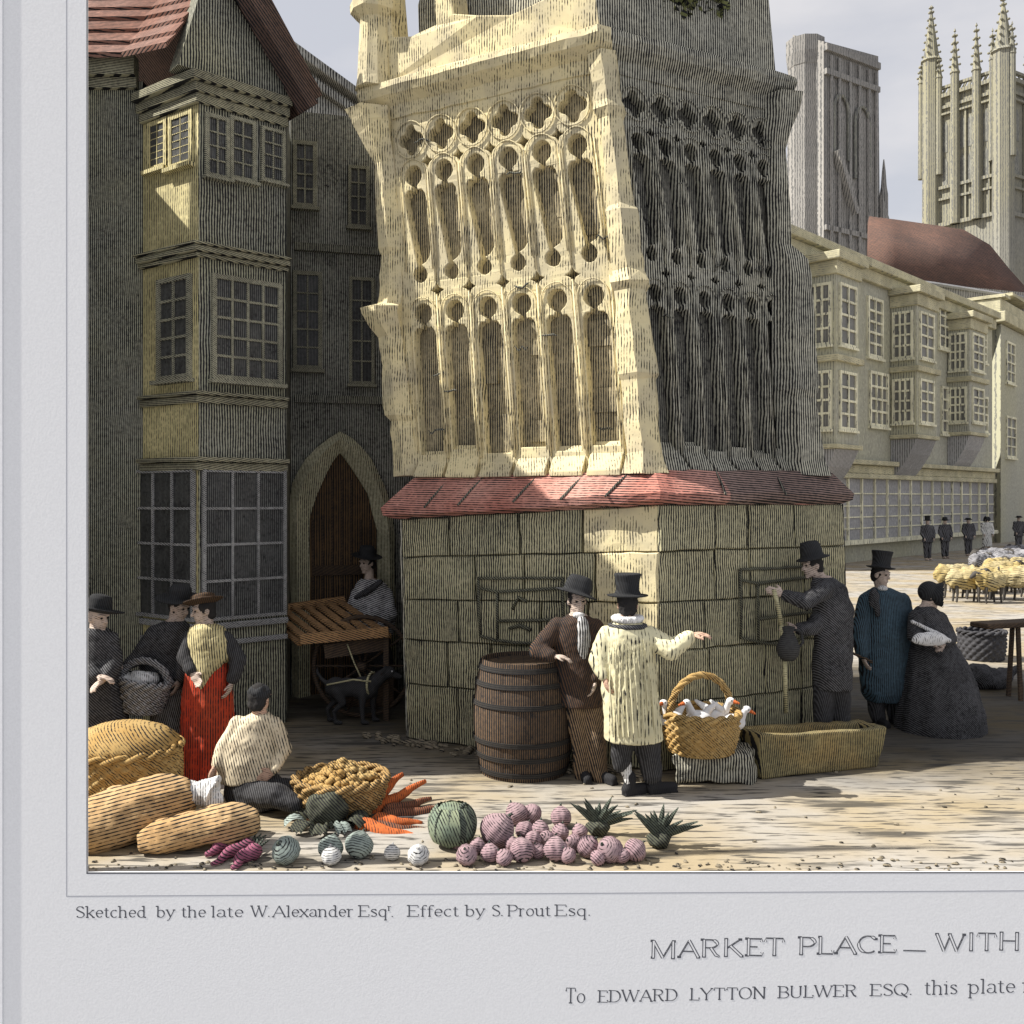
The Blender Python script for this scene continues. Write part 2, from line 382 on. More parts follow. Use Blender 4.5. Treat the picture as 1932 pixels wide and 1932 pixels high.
M['leaf_dim'] = engraved('outer_leaf', (.08,.085,.06), cover=.45, sp=.03, d=(.7,.2,.7), patch=.3, pscale=6.)
M['feather'] = plain('white_feather', (.70,.70,.71), bumpscale=30)
M['pebble'] = engraved('pebble', (.22,.19,.14), cover=.3, sp=.05, d=(.3,.5,.7), patch=.3, pscale=5.)
M['jug'] = engraved('dark_jug', (.06,.06,.06), cover=.4, sp=.03, d=(0,0,1))
M['pole'] = engraved('pale_pole', (.45,.42,.26), cover=.2, sp=.03, d=(0,0,1))
M['paper'] = plain('paper', (.83,.835,.845), rough=.95, bumpscale=75, bump=.14, dist=.005, spec=.05)
M['mount'] = plain('mount_board', (.86,.87,.88), rough=.95, bumpscale=40, bump=.15, dist=.003, spec=.05)
M['ink_grey'] = plain('printed_ink', (.10,.104,.12), rough=.95, spec=.05)
M['ink_line'] = plain('impression_line', (.42,.43,.47), rough=.95, spec=.05)

# ground: trodden earth, paler and streaked
def ground_mat():
    m = bpy.data.materials.new('trodden_earth'); m.use_nodes = True
    t = m.node_tree; n = t.nodes; L = t.links; b = n['Principled BSDF']; b.inputs['Roughness'].default_value = .95
    b.inputs['Specular IOR Level'].default_value = .1
    geo = n.new('ShaderNodeNewGeometry')
    def mapped(sc, seed):
        x = n.new('ShaderNodeMapping'); x.inputs['Scale'].default_value = sc; x.inputs['Location'].default_value = (seed, seed*.7, 0)
        L.new(geo.outputs['Position'], x.inputs[0]); return x.outputs[0]
    def nz(vec, scale, det):
        x = n.new('ShaderNodeTexNoise'); x.inputs['Scale'].default_value = scale; x.inputs['Detail'].default_value = det
        L.new(vec, x.inputs['Vector']); return x.outputs[0]
    def mr(v, a, c):
        x = n.new('ShaderNodeMapRange'); x.inputs[1].default_value = a; x.inputs[2].default_value = c; L.new(v, x.inputs[0]); return x.outputs[0]
    streak = mr(nz(mapped((3.2, 22, 1), 3.), 1.0, 6), .54, .62)
    streak2 = mr(nz(mapped((.9, 6, 1), 8.), 1.0, 7), .56, .66)
    patchy = mr(nz(mapped((.6, 1.0, 1), 1.), 1.0, 4), .38, .62)
    shade_dist = n.new('ShaderNodeVectorMath'); shade_dist.operation = 'DISTANCE'; wm = mapped((.11, .27, 0), 0.)  # shade round the cross painted into the ground as a dark patch
    shade_dist.inputs[1].default_value = (3.2*.11, 11.75*.27, 0); L.new(wm, shade_dist.inputs[0])
    wa = n.new('ShaderNodeMath'); wa.operation = 'ADD'; L.new(shade_dist.outputs['Value'], wa.inputs[0])
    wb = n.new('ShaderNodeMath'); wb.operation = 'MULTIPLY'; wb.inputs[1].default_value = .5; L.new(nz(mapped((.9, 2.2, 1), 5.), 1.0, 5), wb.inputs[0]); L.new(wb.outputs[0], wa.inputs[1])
    shade_patch = n.new('ShaderNodeMapRange'); shade_patch.inputs[1].default_value = .85; shade_patch.inputs[2].default_value = 1.25; shade_patch.inputs[3].default_value = .24; shade_patch.inputs[4].default_value = 1.; L.new(wa.outputs[0], shade_patch.inputs[0])
    base = n.new('ShaderNodeMix'); base.data_type = 'RGBA'
    base.inputs[6].default_value = (.345,.285,.19,1); base.inputs[7].default_value = (.36,.34,.31,1); L.new(patchy, base.inputs[0])
    mx = n.new('ShaderNodeMath'); mx.operation = 'MAXIMUM'; L.new(streak, mx.inputs[0]); L.new(streak2, mx.inputs[1])
    ml = n.new('ShaderNodeMath'); ml.operation = 'MULTIPLY'; ml.inputs[1].default_value = .85; L.new(mx.outputs[0], ml.inputs[0])
    mixn = n.new('ShaderNodeMix'); mixn.data_type = 'RGBA'; mixn.inputs[7].default_value = (.05,.048,.045,1)
    dm = n.new('ShaderNodeVectorMath'); dm.operation = 'SCALE'; L.new(base.outputs[2], dm.inputs[0]); L.new(shade_patch.outputs[0], dm.inputs['Scale'])
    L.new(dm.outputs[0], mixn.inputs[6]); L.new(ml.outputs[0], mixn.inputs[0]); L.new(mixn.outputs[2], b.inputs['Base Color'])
    bp = n.new('ShaderNodeBump'); bp.inputs['Strength'].default_value = .5; bp.inputs['Distance'].default_value = .04
    L.new(nz(mapped((3, 7, 1), 2.), 1.0, 6), bp.inputs['Height']); L.new(bp.outputs[0], b.inputs['Normal'])
    return m
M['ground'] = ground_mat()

# ------------------------------------------------------------------ ground
FRONT = 6.536
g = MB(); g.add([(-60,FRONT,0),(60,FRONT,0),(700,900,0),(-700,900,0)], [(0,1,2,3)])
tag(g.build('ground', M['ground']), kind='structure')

# ------------------------------------------------------------------ market cross
AX, AY = -1.11, 10.2; BX, BY = 1.38, 8.9; CCX, CCY = 3.52, 10.0
cross = thing('market_cross', (1.4, 10.8, 0), 'ruined yellow stone market cross with blind arcading above a red coping', 'market cross')
def hexplan(a, b, c):
    a, b, c = V(a), V(b), V(c)
    d = (c-b).normalized(); ang = math.atan2(d.y, d.x)
    l = (c-b).length
    d1 = c+V((math.cos(ang+1.0), math.sin(ang+1.0)))*l; e = d1+V((math.cos(ang+2.1), math.sin(ang+2.1)))*l
    d0 = (b-a); 
    f = a+V((math.cos(math.atan2(-d0.y, -d0.x)-1.05), math.sin(math.atan2(-d0.y, -d0.x)-1.05)))*d0.length*.9
    return [a, b, c, d1, e, f]
# --- plinth: coursed blocks on a core
def corners_at(z, kind):
    """A, B, C corner points of the front faces at height z (the shaft leans and tapers)"""
    if kind == 'plinth':
        k = z/2.6
        return V((AX-.08*k, AY, z)), V((BX-.02*k, BY, z)), V((CCX-.06*k, CCY, z))
    k = (z-2.8)/4.1
    return V((-1.19-.26*k, 10.4, z)), V((1.29-.44*k+.04*math.sin(k*PI), 9.15, z)), V((3.06-.26*k, 10.15, z))
def facept(face, u, z, depth=0., kind='shaft'):
    a, b, c = corners_at(z, kind)
    p, q = (a, b) if face == 0 else (b, c)
    t = (q-p).normalized(); nrm = V((t.y, -t.x, 0))
    return p+(q-p)*u-nrm*depth
core = MB(); pl = [corners_at(z, 'plinth') for z in (0, 2.62)]
rs = []
for (a, b, c), z in zip(pl, (0, 2.62)):
    cen = V((1.3, 10.9, 0)); h = hexplan(a.xy, b.xy, c.xy)
    rs.append([V((p.x, p.y, z))+(V((cen.x, cen.y, z))-V((p.x, p.y, z))).normalized()*.06 for p in h])
core.rings(rs); core.build('core', M['mortar'], cross)
sag = lambda u: .16*(1-u)        # the coping has settled towards the left end
blocks = [MB(), MB()]; sunlit_block = MB()  # pale corner blocks paint the sunlit patch on the plinth
heights = [0, .62, 1.12, 1.58, 2.06, 2.50]
for face in (0, 1):
    for r in range(5):
        z0, z1 = heights[r], heights[r+1]
        us = [0.0]; 
        while us[-1] < 1: us.append(us[-1]+random.uniform(.17, .34))
        us[-1] = 1.0
        if us[-1]-us[-2] < .1: us.pop(-2)
        for u0, u1 in zip(us[:-1], us[1:]):
            gp = .003; a, b = u0+gp*(u0 > 0), u1-gp*(u1 < 1); d = random.uniform(-.012, .016)
            s0 = lambda u, z: z-(sag(u) if face == 0 else 0)*z/2.5
            P = lambda u, z, dp: facept(face, u, s0(u, z)+0., dp, 'plinth')
            i = .011; iu = .005
            zz0, zz1 = z0+.004, z1-.004
            back = [P(a,zz0,.1), P(b,zz0,.1), P(b,zz1,.1), P(a,zz1,.1)]
            mid = [P(a,zz0,.012+d), P(b,zz0,.012+d), P(b,zz1,.012+d), P(a,zz1,.012+d)]
            fr = [P(a+iu,zz0+i,d-.012), P(b-iu,zz0+i,d-.012), P(b-iu,zz1-i,d-.012), P(a+iu,zz1-i,d-.012)]
            (sunlit_block if face == 0 and u0 > .62 and r >= 2 else blocks[face]).add(back+mid+fr, [(3,2,1,0)]+[(k,(k+1)%4,4+(k+1)%4,4+k) for k in range(4)]+[(4+k,4+(k+1)%4,8+(k+1)%4,8+k) for k in range(4)]+[(8,9,10,11)])
    # subdivide the faces a little for a worn surface
for face in (0, 1, 2):
    o = (blocks+[sunlit_block])[face].build('plinth_face' if face < 2 else 'quoin', M['plinth'] if face < 2 else M['stone'], cross)
    bm = bmesh.new(); bm.from_mesh(o.data)
    bmesh.ops.subdivide_edges(bm, edges=[e for e in bm.edges if e.calc_length() > .12], cuts=4, use_grid_fill=True)
    bm.to_mesh(o.data); bm.free()
    for vv in o.data.vertices:
        p = vv.co+V(cross.location); vv.co += mnoise.noise_vector(p*5)*.014+mnoise.noise_vector(p*14)*.006
# back faces of the plinth
bk = MB(); h0 = hexplan(*[p.xy for p in pl[0]]); h1 = hexplan(*[p.xy for p in pl[1]])
for i in range(2, 6):
    j = (i+1) % 6; t = (h0[j]-h0[i]).normalized(); nn = V((t.y, -t.x))*.02
    bk.hexa([V((*(h0[i]+nn), .01)), V((*(h0[j]+nn), .01)), V((*(h0[j]-nn*3), .01)), V((*(h0[i]-nn*3), .01)),
             V((*(h1[i]+nn), 2.5)), V((*(h1[j]+nn), 2.5)), V((*(h1[j]-nn*3), 2.5)), V((*(h1[i]-nn*3), 2.5))])
bk.build('rear_face', M['stone_sooty'], cross)
# carved sunk panels on the plinth
def frame_panel(face, u0, u1, z0, z1, bow):
    mb = MB(); n = 10; s0 = lambda u, z: z-(sag(u) if face == 0 else 0)*z/2.5
    path = lambda pts: [facept(face, u, s0(u, z), -.035, 'plinth') for u, z in pts]
    top = [(u0+(u1-u0)*k/n, z1) for k in range(n+1)]; bot = [(u0+(u1-u0)*k/n, z0-bow*math.sin(PI*k/n)) for k in range(n+1)]
    mb.tube(path([(u0, z0), (u0, z1)]), .014, 6); mb.tube(path([(u1, z0), (u1, z1)]), .014, 6)
    mb.tube(path(top), .016, 6); mb.tube(path(bot), .016, 6)
    mb.tube(path([(u0, z1-.1)]+[(u0+(u1-u0)*.22, z1-.14), (u1, z1-.1)]), .017, 6)
    um = u0+(u1-u0)*.22; mb.tube(path([(um, z0-bow*.6), (um, z1-.13)]), .016, 6)
    mb.tube(path([(um, z0+.17), (u1, z0+.2)]), .017, 6)
    if face == 0:
        mb.tube(path([(um+.06, z0+.3), (um+.09, z0+.42), (um+.12, z0+.38)]), .018, 6)
        mb.tube(path([(um+.05, z0+.1), (um+.09, z0+.13), (um+.13, z0+.09)]), .022, 6)
    mb.jitter(.012, 9.).build('carved_panel', M['carving'], cross, smooth=True)
frame_panel(0, .33, .66, 1.2, 1.82, .05)
frame_panel(1, .40, .82, 1.2, 1.86, .10)
# --- red sloping coping
def ring3(kind_z, outs, z, zs):
    a, b, c = corners_at(z, 'plinth'); h = hexplan(a.xy, b.xy, c.xy); cen = V((1.3, 10.9))
    out = []
    for i, p in enumerate(h):
        d = (p-cen).normalized(); q = p+d*outs*(.7 if i == 2 else 1.25 if i == 0 else 1); out.append(V((q.x, q.y, z-(zs if i in (0, 5) else (zs*.4 if i == 4 else 0)))))
    return out
cp = MB()
cp.rings([ring3(0, .02, 2.50, .16), ring3(0, .15, 2.54, .17), ring3(0, .17, 2.61, .16), ring3(0, -.12, 2.83, .06), ring3(0, -.4, 2.86, .06)])
oc = cp.build('coping', M['coping'], cross)
bm = bmesh.new(); bm.from_mesh(oc.data); bmesh.ops.subdivide_edges(bm, edges=[e for e in bm.edges if e.calc_length() > .5], cuts=14, use_grid_fill=True); bm.to_mesh(oc.data); bm.free()
for vv in oc.data.vertices: vv.co += mnoise.noise_vector((vv.co+V(cross.location))*4)*.018
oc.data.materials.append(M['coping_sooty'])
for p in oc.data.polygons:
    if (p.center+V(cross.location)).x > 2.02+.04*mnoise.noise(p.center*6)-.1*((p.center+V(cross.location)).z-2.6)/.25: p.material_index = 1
# joints of the coping stones
for face in (0, 1):
    for u in ((.16, .3, .52, .7, .86) if face == 0 else (.3, .62)):
        lo = facept(face, u-.02, 2.60-.16*(1-u)*(face == 0), -.175, 'plinth'); hi = facept(face, u+.035, 2.83-.06*(1-u)*(face == 0), .13, 'plinth')
        jt = MB(); jt.tube([lo, (lo+hi)/2+V((0,0,.012)), hi], .012, 5)
        jt.build('coping_joint', M['mortar'], cross)
# --- shaft core
sc_ = MB(); rs = []
for z in (2.6, 2.85, 4, 5, 6, 6.8):
    a, b, c = corners_at(z, 'shaft'); h = hexplan(a.xy, b.xy, c.xy); cen = V((1.2, 11.1))
    rs.append([V((p.x, p.y, z))+V(((cen-p).normalized()*.21).to_3d()) for p in h])
sc_.rings(rs)
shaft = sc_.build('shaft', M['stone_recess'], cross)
# --- arcaded panels
def circ(cx, cy, r, n, a0=0., a1=2*PI): return [(cx+r*math.cos(a0+(a1-a0)*k/n), cy+r*math.sin(a0+(a1-a0)*k/n)) for k in range(n)]
def quatre(cx, cy, r):
    pts = []
    for k in range(4):
        a = PI/2*k; ox, oy = cx+r*.55*math.cos(a), cy+r*.55*math.sin(a)
        for i in range(9):
            b = a-2.05+4.1*i/8; pts.append((ox+r*.46*math.cos(b), oy+r*.46*math.sin(b)))
    # drop the points that fall inside the neighbouring lobe
    ok = []
    for p in pts:
        if not any(math.hypot(p[0]-(cx+r*.55*math.cos(PI/2*j)), p[1]-(cy+r*.55*math.sin(PI/2*j))) < r*.44 for j in range(4)): ok.append(p)
    return ok
def lancet(cx, z0, z1, w, foot=False):
    """keyhole headed light: round eye above cusped shoulders"""
    r = w*.40; zc = z1-r; zs = zc-r*1.15
    right = [(cx+w/2, zs-w*.42), (cx+w*.47, zs-w*.2), (cx+w*.33, zs-w*.02), (cx+w*.17, zs-w*.02), (cx+w*.14, zs+w*.06)]
    head = circ(cx, zc, r, 12, -PI/2+.42, 2.5*PI-PI-.42)
    left = [(2*cx-x, y) for x, y in right[::-1]]
    if not foot: return [(cx-w/2, z0), (cx+w/2, z0)]+right+head+left
    rf = w*.32; zf = z0+rf; zb = zf+rf*1.2
    rb = [(cx+w*.12, zb-w*.05), (cx+w*.3, zb+w*.03), (cx+w*.46, zb+w*.22), (cx+w/2, zb+w*.45)]
    lb = [(2*cx-x, y) for x, y in rb[::-1]]
    ft = circ(cx, zf, rf, 10, PI/2+.42, 2.5*PI-.42)
    return ft+rb+right+head+left
def star(cx, cy, r): 
    o = []
    for k in range(4):
        a = PI/2*k; o.append((cx+r*math.cos(a), cy+r*math.sin(a))); b = a+PI/4; o.append((cx+r*.5*math.cos(b), cy+r*.5*math.sin(b)))
    return o
def arcade(face, n, e0, e1, mat):
    """one pierced plate laid over the recessed shaft; x in metres of the mean face width"""
    wid = 2.75 if face == 0 else 2.2
    x0, x1 = e0*wid, e1*wid; bay = (x1-x0)/n; holes = []
    for i in range(n):
        cx = x0+bay*(i+.5)
        holes.append(quatre(cx, 6.40, min(.2, bay*.44)))
        holes.append(lancet(cx, 4.86, 6.14, bay*.76, True))
        holes.append(lancet(cx, 3.02+(.05 if i % 2 else 0), 4.66, bay*.76))
        if i < n-1:
            holes.append(star(cx+bay/2, 6.15, bay*.23)); holes.append(star(cx+bay/2, 4.77, bay*.25))
    vs, fs = plate([(0, 2.86), (wid, 2.86), (wid, 6.76), (0, 6.76)], holes, .115, .010)
    mb = MB(); mb.add([facept(face, x/wid, z, d+.012) for x, z, d in vs], fs)
    o = mb.build('arcade_panel', mat, cross)
    bm = bmesh.new(); bm.from_mesh(o.data); bmesh.ops.remove_doubles(bm, verts=bm.verts, dist=.0008)
    bm.to_mesh(o.data); bm.free()
    for vv in o.data.vertices:
        p = vv.co+V(cross.location); vv.co += mnoise.noise_vector(p*5)*.007+mnoise.noise_vector(p*19)*.006
    # raised mouldings round the foils and the heads, and slim shafts between the lights
    mo = MB()
    P = lambda x, z, d: facept(face, x/wid, z, d)
    for i in range(n):
        cx = x0+bay*(i+.5)
        mo.tube([P(a, b, -.014) for a, b in circ(cx, 6.40, min(.2, bay*.44)*1.13, 18)], .008, 6, closed=True)
        for (zt, zb) in ((6.14, 5.0), (4.66, 3.05)):
            w = bay*.76*.5*1.12; zc = zt-w*.75
            arch = [(cx+w*math.cos(PI*k/10), zc+w*1.05*math.sin(PI*k/10)) for k in range(11)]
            mo.tube([P(cx+w, zb, -.01)]+[P(a, b, -.012) for a, b in arch]+[P(cx-w, zb, -.01)], .0065, 5)
        if i < n-1 or True:
            xs = x0+bay*(i+1)
            mo.tube([P(xs, 2.98, -.012), P(xs, 3.6, -.02), P(xs, 4.72, -.016)], [.015, .012, .010], 7)
            mo.tube([P(xs, 4.86, -.012), P(xs, 6.05, -.014)], [.010, .009], 6)
    mo.jitter(.006, 9.).build('moulding', mat, cross, smooth=True)
    # sloping sills below the lights, broken in steps
    sl = MB()
    for i in range(n):
        a, b = x0+bay*(i+.06), x0+bay*(i+.94)
        zt = 3.06+random.uniform(-.03, .08)
        A = facept(face, a/wid, 2.84-.05*(face == 0)*(1-a/wid), -.14); B = facept(face, b/wid, 2.84-.05*(face == 0)*(1-b/wid), -.14)
        A2 = facept(face, a/wid, zt, .1); B2 = facept(face, b/wid, zt, .1)
        A3 = facept(face, a/wid, 2.78, .1); B3 = facept(face, b/wid, 2.78, .1)
        A4 = facept(face, a/wid, 2.78, -.14); B4 = facept(face, b/wid, 2.78, -.14)
        sl.hexa([A4, B4, B3, A3, A, B, B2, A2])
    sl.build('sill', mat, cross, bevel=.012, rough=.012)
    # masonry cracks inside the recesses
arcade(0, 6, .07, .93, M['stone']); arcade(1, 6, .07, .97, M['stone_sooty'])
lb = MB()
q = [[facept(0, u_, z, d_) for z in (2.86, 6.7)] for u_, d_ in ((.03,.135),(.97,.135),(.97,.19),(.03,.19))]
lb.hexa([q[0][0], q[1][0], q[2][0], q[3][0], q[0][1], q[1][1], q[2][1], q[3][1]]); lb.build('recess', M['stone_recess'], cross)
rb = MB()      # darker slab: shade of the right-hand recesses painted in
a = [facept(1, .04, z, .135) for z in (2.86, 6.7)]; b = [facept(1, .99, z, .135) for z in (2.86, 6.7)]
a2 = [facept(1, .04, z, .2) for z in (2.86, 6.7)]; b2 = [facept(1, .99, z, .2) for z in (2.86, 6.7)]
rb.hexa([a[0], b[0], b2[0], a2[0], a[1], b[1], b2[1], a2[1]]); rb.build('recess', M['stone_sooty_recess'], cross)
# stones inside the lit recesses
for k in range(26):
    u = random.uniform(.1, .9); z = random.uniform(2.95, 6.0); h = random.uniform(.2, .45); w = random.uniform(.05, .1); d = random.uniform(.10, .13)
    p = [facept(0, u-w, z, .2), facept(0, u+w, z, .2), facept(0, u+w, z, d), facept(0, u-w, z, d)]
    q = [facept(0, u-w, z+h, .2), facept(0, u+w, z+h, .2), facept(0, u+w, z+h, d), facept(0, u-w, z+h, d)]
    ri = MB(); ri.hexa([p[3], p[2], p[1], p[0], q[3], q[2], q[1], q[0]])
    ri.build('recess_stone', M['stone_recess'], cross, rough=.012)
random.seed(33)
for k in range(22):
    face = 0 if k < 14 else 1; wid_ = 2.75 if face == 0 else 2.2
    u = random.uniform(.1, .95); z = random.uniform(3.2, 6.6); pts = []
    for j in range(5): pts.append(facept(face, min(.97, u+j*random.uniform(.012, .022)), z+random.uniform(-.03, .03), -.012 if k % 3 else .132))
    ck = MB(); ck.tube(pts, [.004,.011,.009,.012,.003], 5); ck.build('crack', M['mortar'], cross)
# --- corner piers with staged weatherings
def pier(which, stages, mat, name='corner_pier', sides=6):
    """stages: (z, radius, outset)"""
    mb = MB(); rs = []
    for z, r, o in stages:
        p = corners_at(z, 'shaft')[which]; d = (p.xy-V((1.2, 11.1))).normalized(); c = p.xy+d*o
        rs.append([V((c.x+r*math.cos(2*PI*k/sides+.3), c.y+r*math.sin(2*PI*k/sides+.3), z)) for k in range(sides)])
    mb.rings(rs); o = mb.build(name, mat, cross)
    bm = bmesh.new(); bm.from_mesh(o.data)
    bmesh.ops.subdivide_edges(bm, edges=[e for e in bm.edges if e.calc_length() > .25], cuts=4, use_grid_fill=True); bm.to_mesh(o.data); bm.free()
    for vv in o.data.vertices:
        p = vv.co+V(cross.location); vv.co += mnoise.noise_vector(p*4)*.016+mnoise.noise_vector(p*13)*.013
    return o
pier(1, [(2.8,.26,-.05),(3.0,.19,-.04),(3.7,.18,-.03),(3.75,.22,-.03),(4.55,.17,-.03),(4.62,.21,-.01),(4.75,.17,-.03),(5.3,.18,-.03),(5.36,.14,-.04),(6.2,.13,-.04),(6.28,.17,-.03),(6.36,.14,-.03),(6.8,.16,0)], M['stone'])
pier(0, [(2.8,.16,-.06),(3.4,.14,-.04),(3.46,.18,-.02),(4.0,.15,0),(4.3,.15,.02),(4.42,.2,.06),(4.56,.24,.1),(4.62,.25,.1),(4.66,.15,0),(5.2,.13,-.05),(5.26,.15,-.04),(6.2,.13,-.03),(6.32,.16,0),(6.5,.2,.05),(6.75,.28,.1)], M['stone'])
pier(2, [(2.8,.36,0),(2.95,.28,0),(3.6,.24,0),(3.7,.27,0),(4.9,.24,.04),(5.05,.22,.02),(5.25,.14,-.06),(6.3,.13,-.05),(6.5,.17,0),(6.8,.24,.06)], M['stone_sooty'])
# --- cornice
def cring(out, z):
    a, b, c = corners_at(z, 'shaft'); h = hexplan(a.xy, b.xy, c.xy); cen = V((1.2, 11.1))
    return [V((*(p+(p-cen).normalized()*out), z)) for p in h]
cn = MB(); cn.rings([cring(-.1, 6.64), cring(.02, 6.66), cring(.05, 6.78), cring(.2, 6.86), cring(.24, 6.93), cring(.22, 7.0), cring(.08, 7.06), cring(-.3, 7.08)])
o = cn.build('cornice', M['stone'], cross)
bm = bmesh.new(); bm.from_mesh(o.data); bmesh.ops.subdivide_edges(bm, edges=[e for e in bm.edges if e.calc_length() > .6], cuts=16, use_grid_fill=True); bm.to_mesh(o.data); bm.free()
for vv in o.data.vertices:
    p = vv.co+V(cross.location); vv.co += mnoise.noise_vector(p*3)*.010+mnoise.noise_vector(p*11)*.014
# shade on the right-hand run of the cornice is painted in with darker stone
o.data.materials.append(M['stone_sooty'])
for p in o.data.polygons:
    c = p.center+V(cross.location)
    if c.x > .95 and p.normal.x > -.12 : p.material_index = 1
# --- broken parapet with gaps
def parapet(face, outline, holes, mat, d0=.0, th=.3):
    vs, fs = plate(outline, holes, th, .02)
    wid = 2.75 if face == 0 else 2.2
    mb = MB(); mb.add([facept(face, x/wid, z, d+d0) for x, z, d in vs], fs)
    o = mb.build('parapet', mat, cross)
    for vv in o.data.vertices:
        p = vv.co+V(cross.location); vv.co += mnoise.noise_vector(p*5)*.03+mnoise.noise_vector(p*13)*.015
parapet(0, [(0,7.0),(2.75,7.0),(2.75,8.6),(2.5,8.6),(2.46,7.62),(2.2,7.46),(1.8,7.40),(1.4,7.45),(1.08,7.56),(1.02,8.6),(.88,8.6),(.87,7.52),(.5,7.47),(.22,7.52),(.2,8.6),(0,8.6)], [], M['stone'])
parapet(1, [(0,7.0),(2.2,7.0),(2.15,8.4),(1.9,8.2),(1.5,7.75),(1.0,7.5),(.6,7.6),(.35,8.0),(.3,8.6),(0,8.6)], [], M['stone_sooty'])
pc = MB(); p = corners_at(7.9, 'shaft')[0]; 
pc.lathe((p.x+.02, p.y-.02, 0), [(.21,7.0),(.19,7.1),(.17,7.7),(.18,7.74),(.26,7.82),(.27,7.92),(.2,8.0),(.2,8.6)], 10); pc.jitter(.02, 5.); pc.build('pinnacle_shaft', M['stone'], cross, smooth=False)
inn = MB(); rs = []
for z, k in ((6.9, .84), (8.0, .82), (9.2, .7)):
    a, b, c = corners_at(z, 'shaft'); cen = V((1.2, 11.1)); rs.append([V((*(cen+(p-cen)*k), z)) for p in hexplan(a.xy, b.xy, c.xy)])
inn.rings(rs); inn.build('inner_stage', M['stone_sooty'], cross, rough=.05)
# tufts growing on the broken masonry
def leafclump(mb, c, r, n, size):
    for k in range(n):
        d = V((random.gauss(0,1), random.gauss(0,1), random.gauss(0,1))).normalized()*random.uniform(.3, 1)
        p = V(c)+V((d.x*r[0], d.y*r[1], d.z*r[2])); t = V((random.gauss(0,1), random.gauss(0,1), random.gauss(0,1))).normalized(); q = t.cross(V((.3,.5,.8))).normalized()
        s = size*random.uniform(.6, 1.3)
        mb.add([p-t*s, p+q*s*.45, p+t*s, p-q*s*.45], [(0,1,2,3)])
M['moss'] = engraved('moss', (.16,.17,.07), cover=.4, sp=.05, d=(.4,.3,.8), patch=.4)
tf = MB()
for u, z, rr in ((.3, 7.72, .22), (.45, 7.62, .25), (.62, 7.72, .25), (.8, 8.0, .22)):
    leafclump(tf, facept(1, u, z, .05), (rr*1.3, .2, rr), 260, .07)
o = tf.build('ivy', M['moss']); tag(o, 'dark green ivy growing over the broken parapet of the market cross', 'plant')
# ------------------------------------------------------------------ left: gabled house with a canted bay
house = thing('timber_house', (-3.2, 11.2, 0), 'olive plastered old house with tall canted bay window and red tiled roof', 'house')
def xy(px, Y): return ((px-CX)*Y/F, Y)
w_left = Wall(xy(-40, 10.8), xy(270, 10.8))
w_bl = Wall(xy(270, 10.8), xy(375, 10.22))
w_bf = Wall(xy(375, 10.22), xy(540, 10.9))
w_ret = Wall(xy(540, 10.9), xy(548, 12.4))
w_rear = Wall(xy(548, 12.4), xy(830, 12.9))
TOP = 7.0
def wall_mesh(w, z0, z1, mat, name='wall', th=.3, parent=None, u0=0, u1=None):
    mb = MB(); w.slab(mb, u0, w.len if u1 is None else u1, z0, z1, -th, 0); return mb.build(name, mat, parent)
wall_mesh(w_left, 0, 7.28, M['wall'], parent=house)
zb = EYE+(HY-125)*10.22/F
body = MB(); P0, P1, P2, P3 = w_bl.a, w_bf.a, w_bf.b, w_rear.a
bay_pts = [(P0.x, P0.y), (P1.x, P1.y), (P2.x, P2.y), (P3.x, P3.y), (P0.x, P3.y+.6)]
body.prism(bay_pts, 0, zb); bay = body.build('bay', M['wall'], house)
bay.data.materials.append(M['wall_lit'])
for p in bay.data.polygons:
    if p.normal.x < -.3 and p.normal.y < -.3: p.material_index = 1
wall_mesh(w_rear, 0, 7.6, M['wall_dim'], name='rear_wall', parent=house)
# bands and cornices carried round the bay
def band(z0, z1, o0, o1, mat, walls=(w_bl, w_bf), name='moulding', parent=house):
    mb = MB()
    pts = [walls[0].a]+[w.b for w in walls]; ns = [w.n for w in walls]
    vs = []
    for i, p in enumerate(pts):
        n = ns[0] if i == 0 else (ns[-1] if i == len(pts)-1 else (ns[i-1]+ns[i]).normalized()/max(.5, math.cos(ns[i-1].angle(ns[i])/2)))
        vs.append([p+n*o0+V((0,0,z0)), p+n*o1+V((0,0,z0)), p+n*o1+V((0,0,z1)), p+n*o0+V((0,0,z1))])
    mb.rings(vs); return mb.build(name, mat, parent, bevel=.012)
zf = lambda py, Y=10.22: EYE+(HY-py)*Y/F
band(zf(486), zf(478), .002, .07, M['trim']); band(zf(477), zf(466), .003, .11, M['trim']); band(zf(465), zf(460), .002, .14, M['trim'])
band(zf(760), zf(746), .002, .05, M['trim']); band(zf(745), zf(738), .002, .09, M['trim'])
band(zf(888), zf(872), .002, .05, M['trim']); band(zf(871), zf(862), .002, .10, M['trim'])
band(zf(1190), zf(1178), .002, .06, M['frame_grey'], name='sill'); band(zf(1222), zf(1212), .002, .05, M['frame_grey'], name='sill')
cw = Wall(xy(-40, 10.72), xy(250, 10.72))
corn = [(196, .06), (178, .10), (160, .16), (142, .20)]
for k in range(3):
    band(zf(corn[k][0]+0, 10.22), zf(corn[k+1][0]+.5, 10.22), .002, corn[k][1], M['trim'], name='cornice')
mbc = MB(); w_left.slab(mbc, 0, w_left.len-.05, zf(150, 10.8), zf(112, 10.8), .002, .14); w_left.slab(mbc, 0, w_left.len-.05, zf(170, 10.8), zf(151, 10.8), .002, .07); mbc.build('cornice', M['trim'], house)
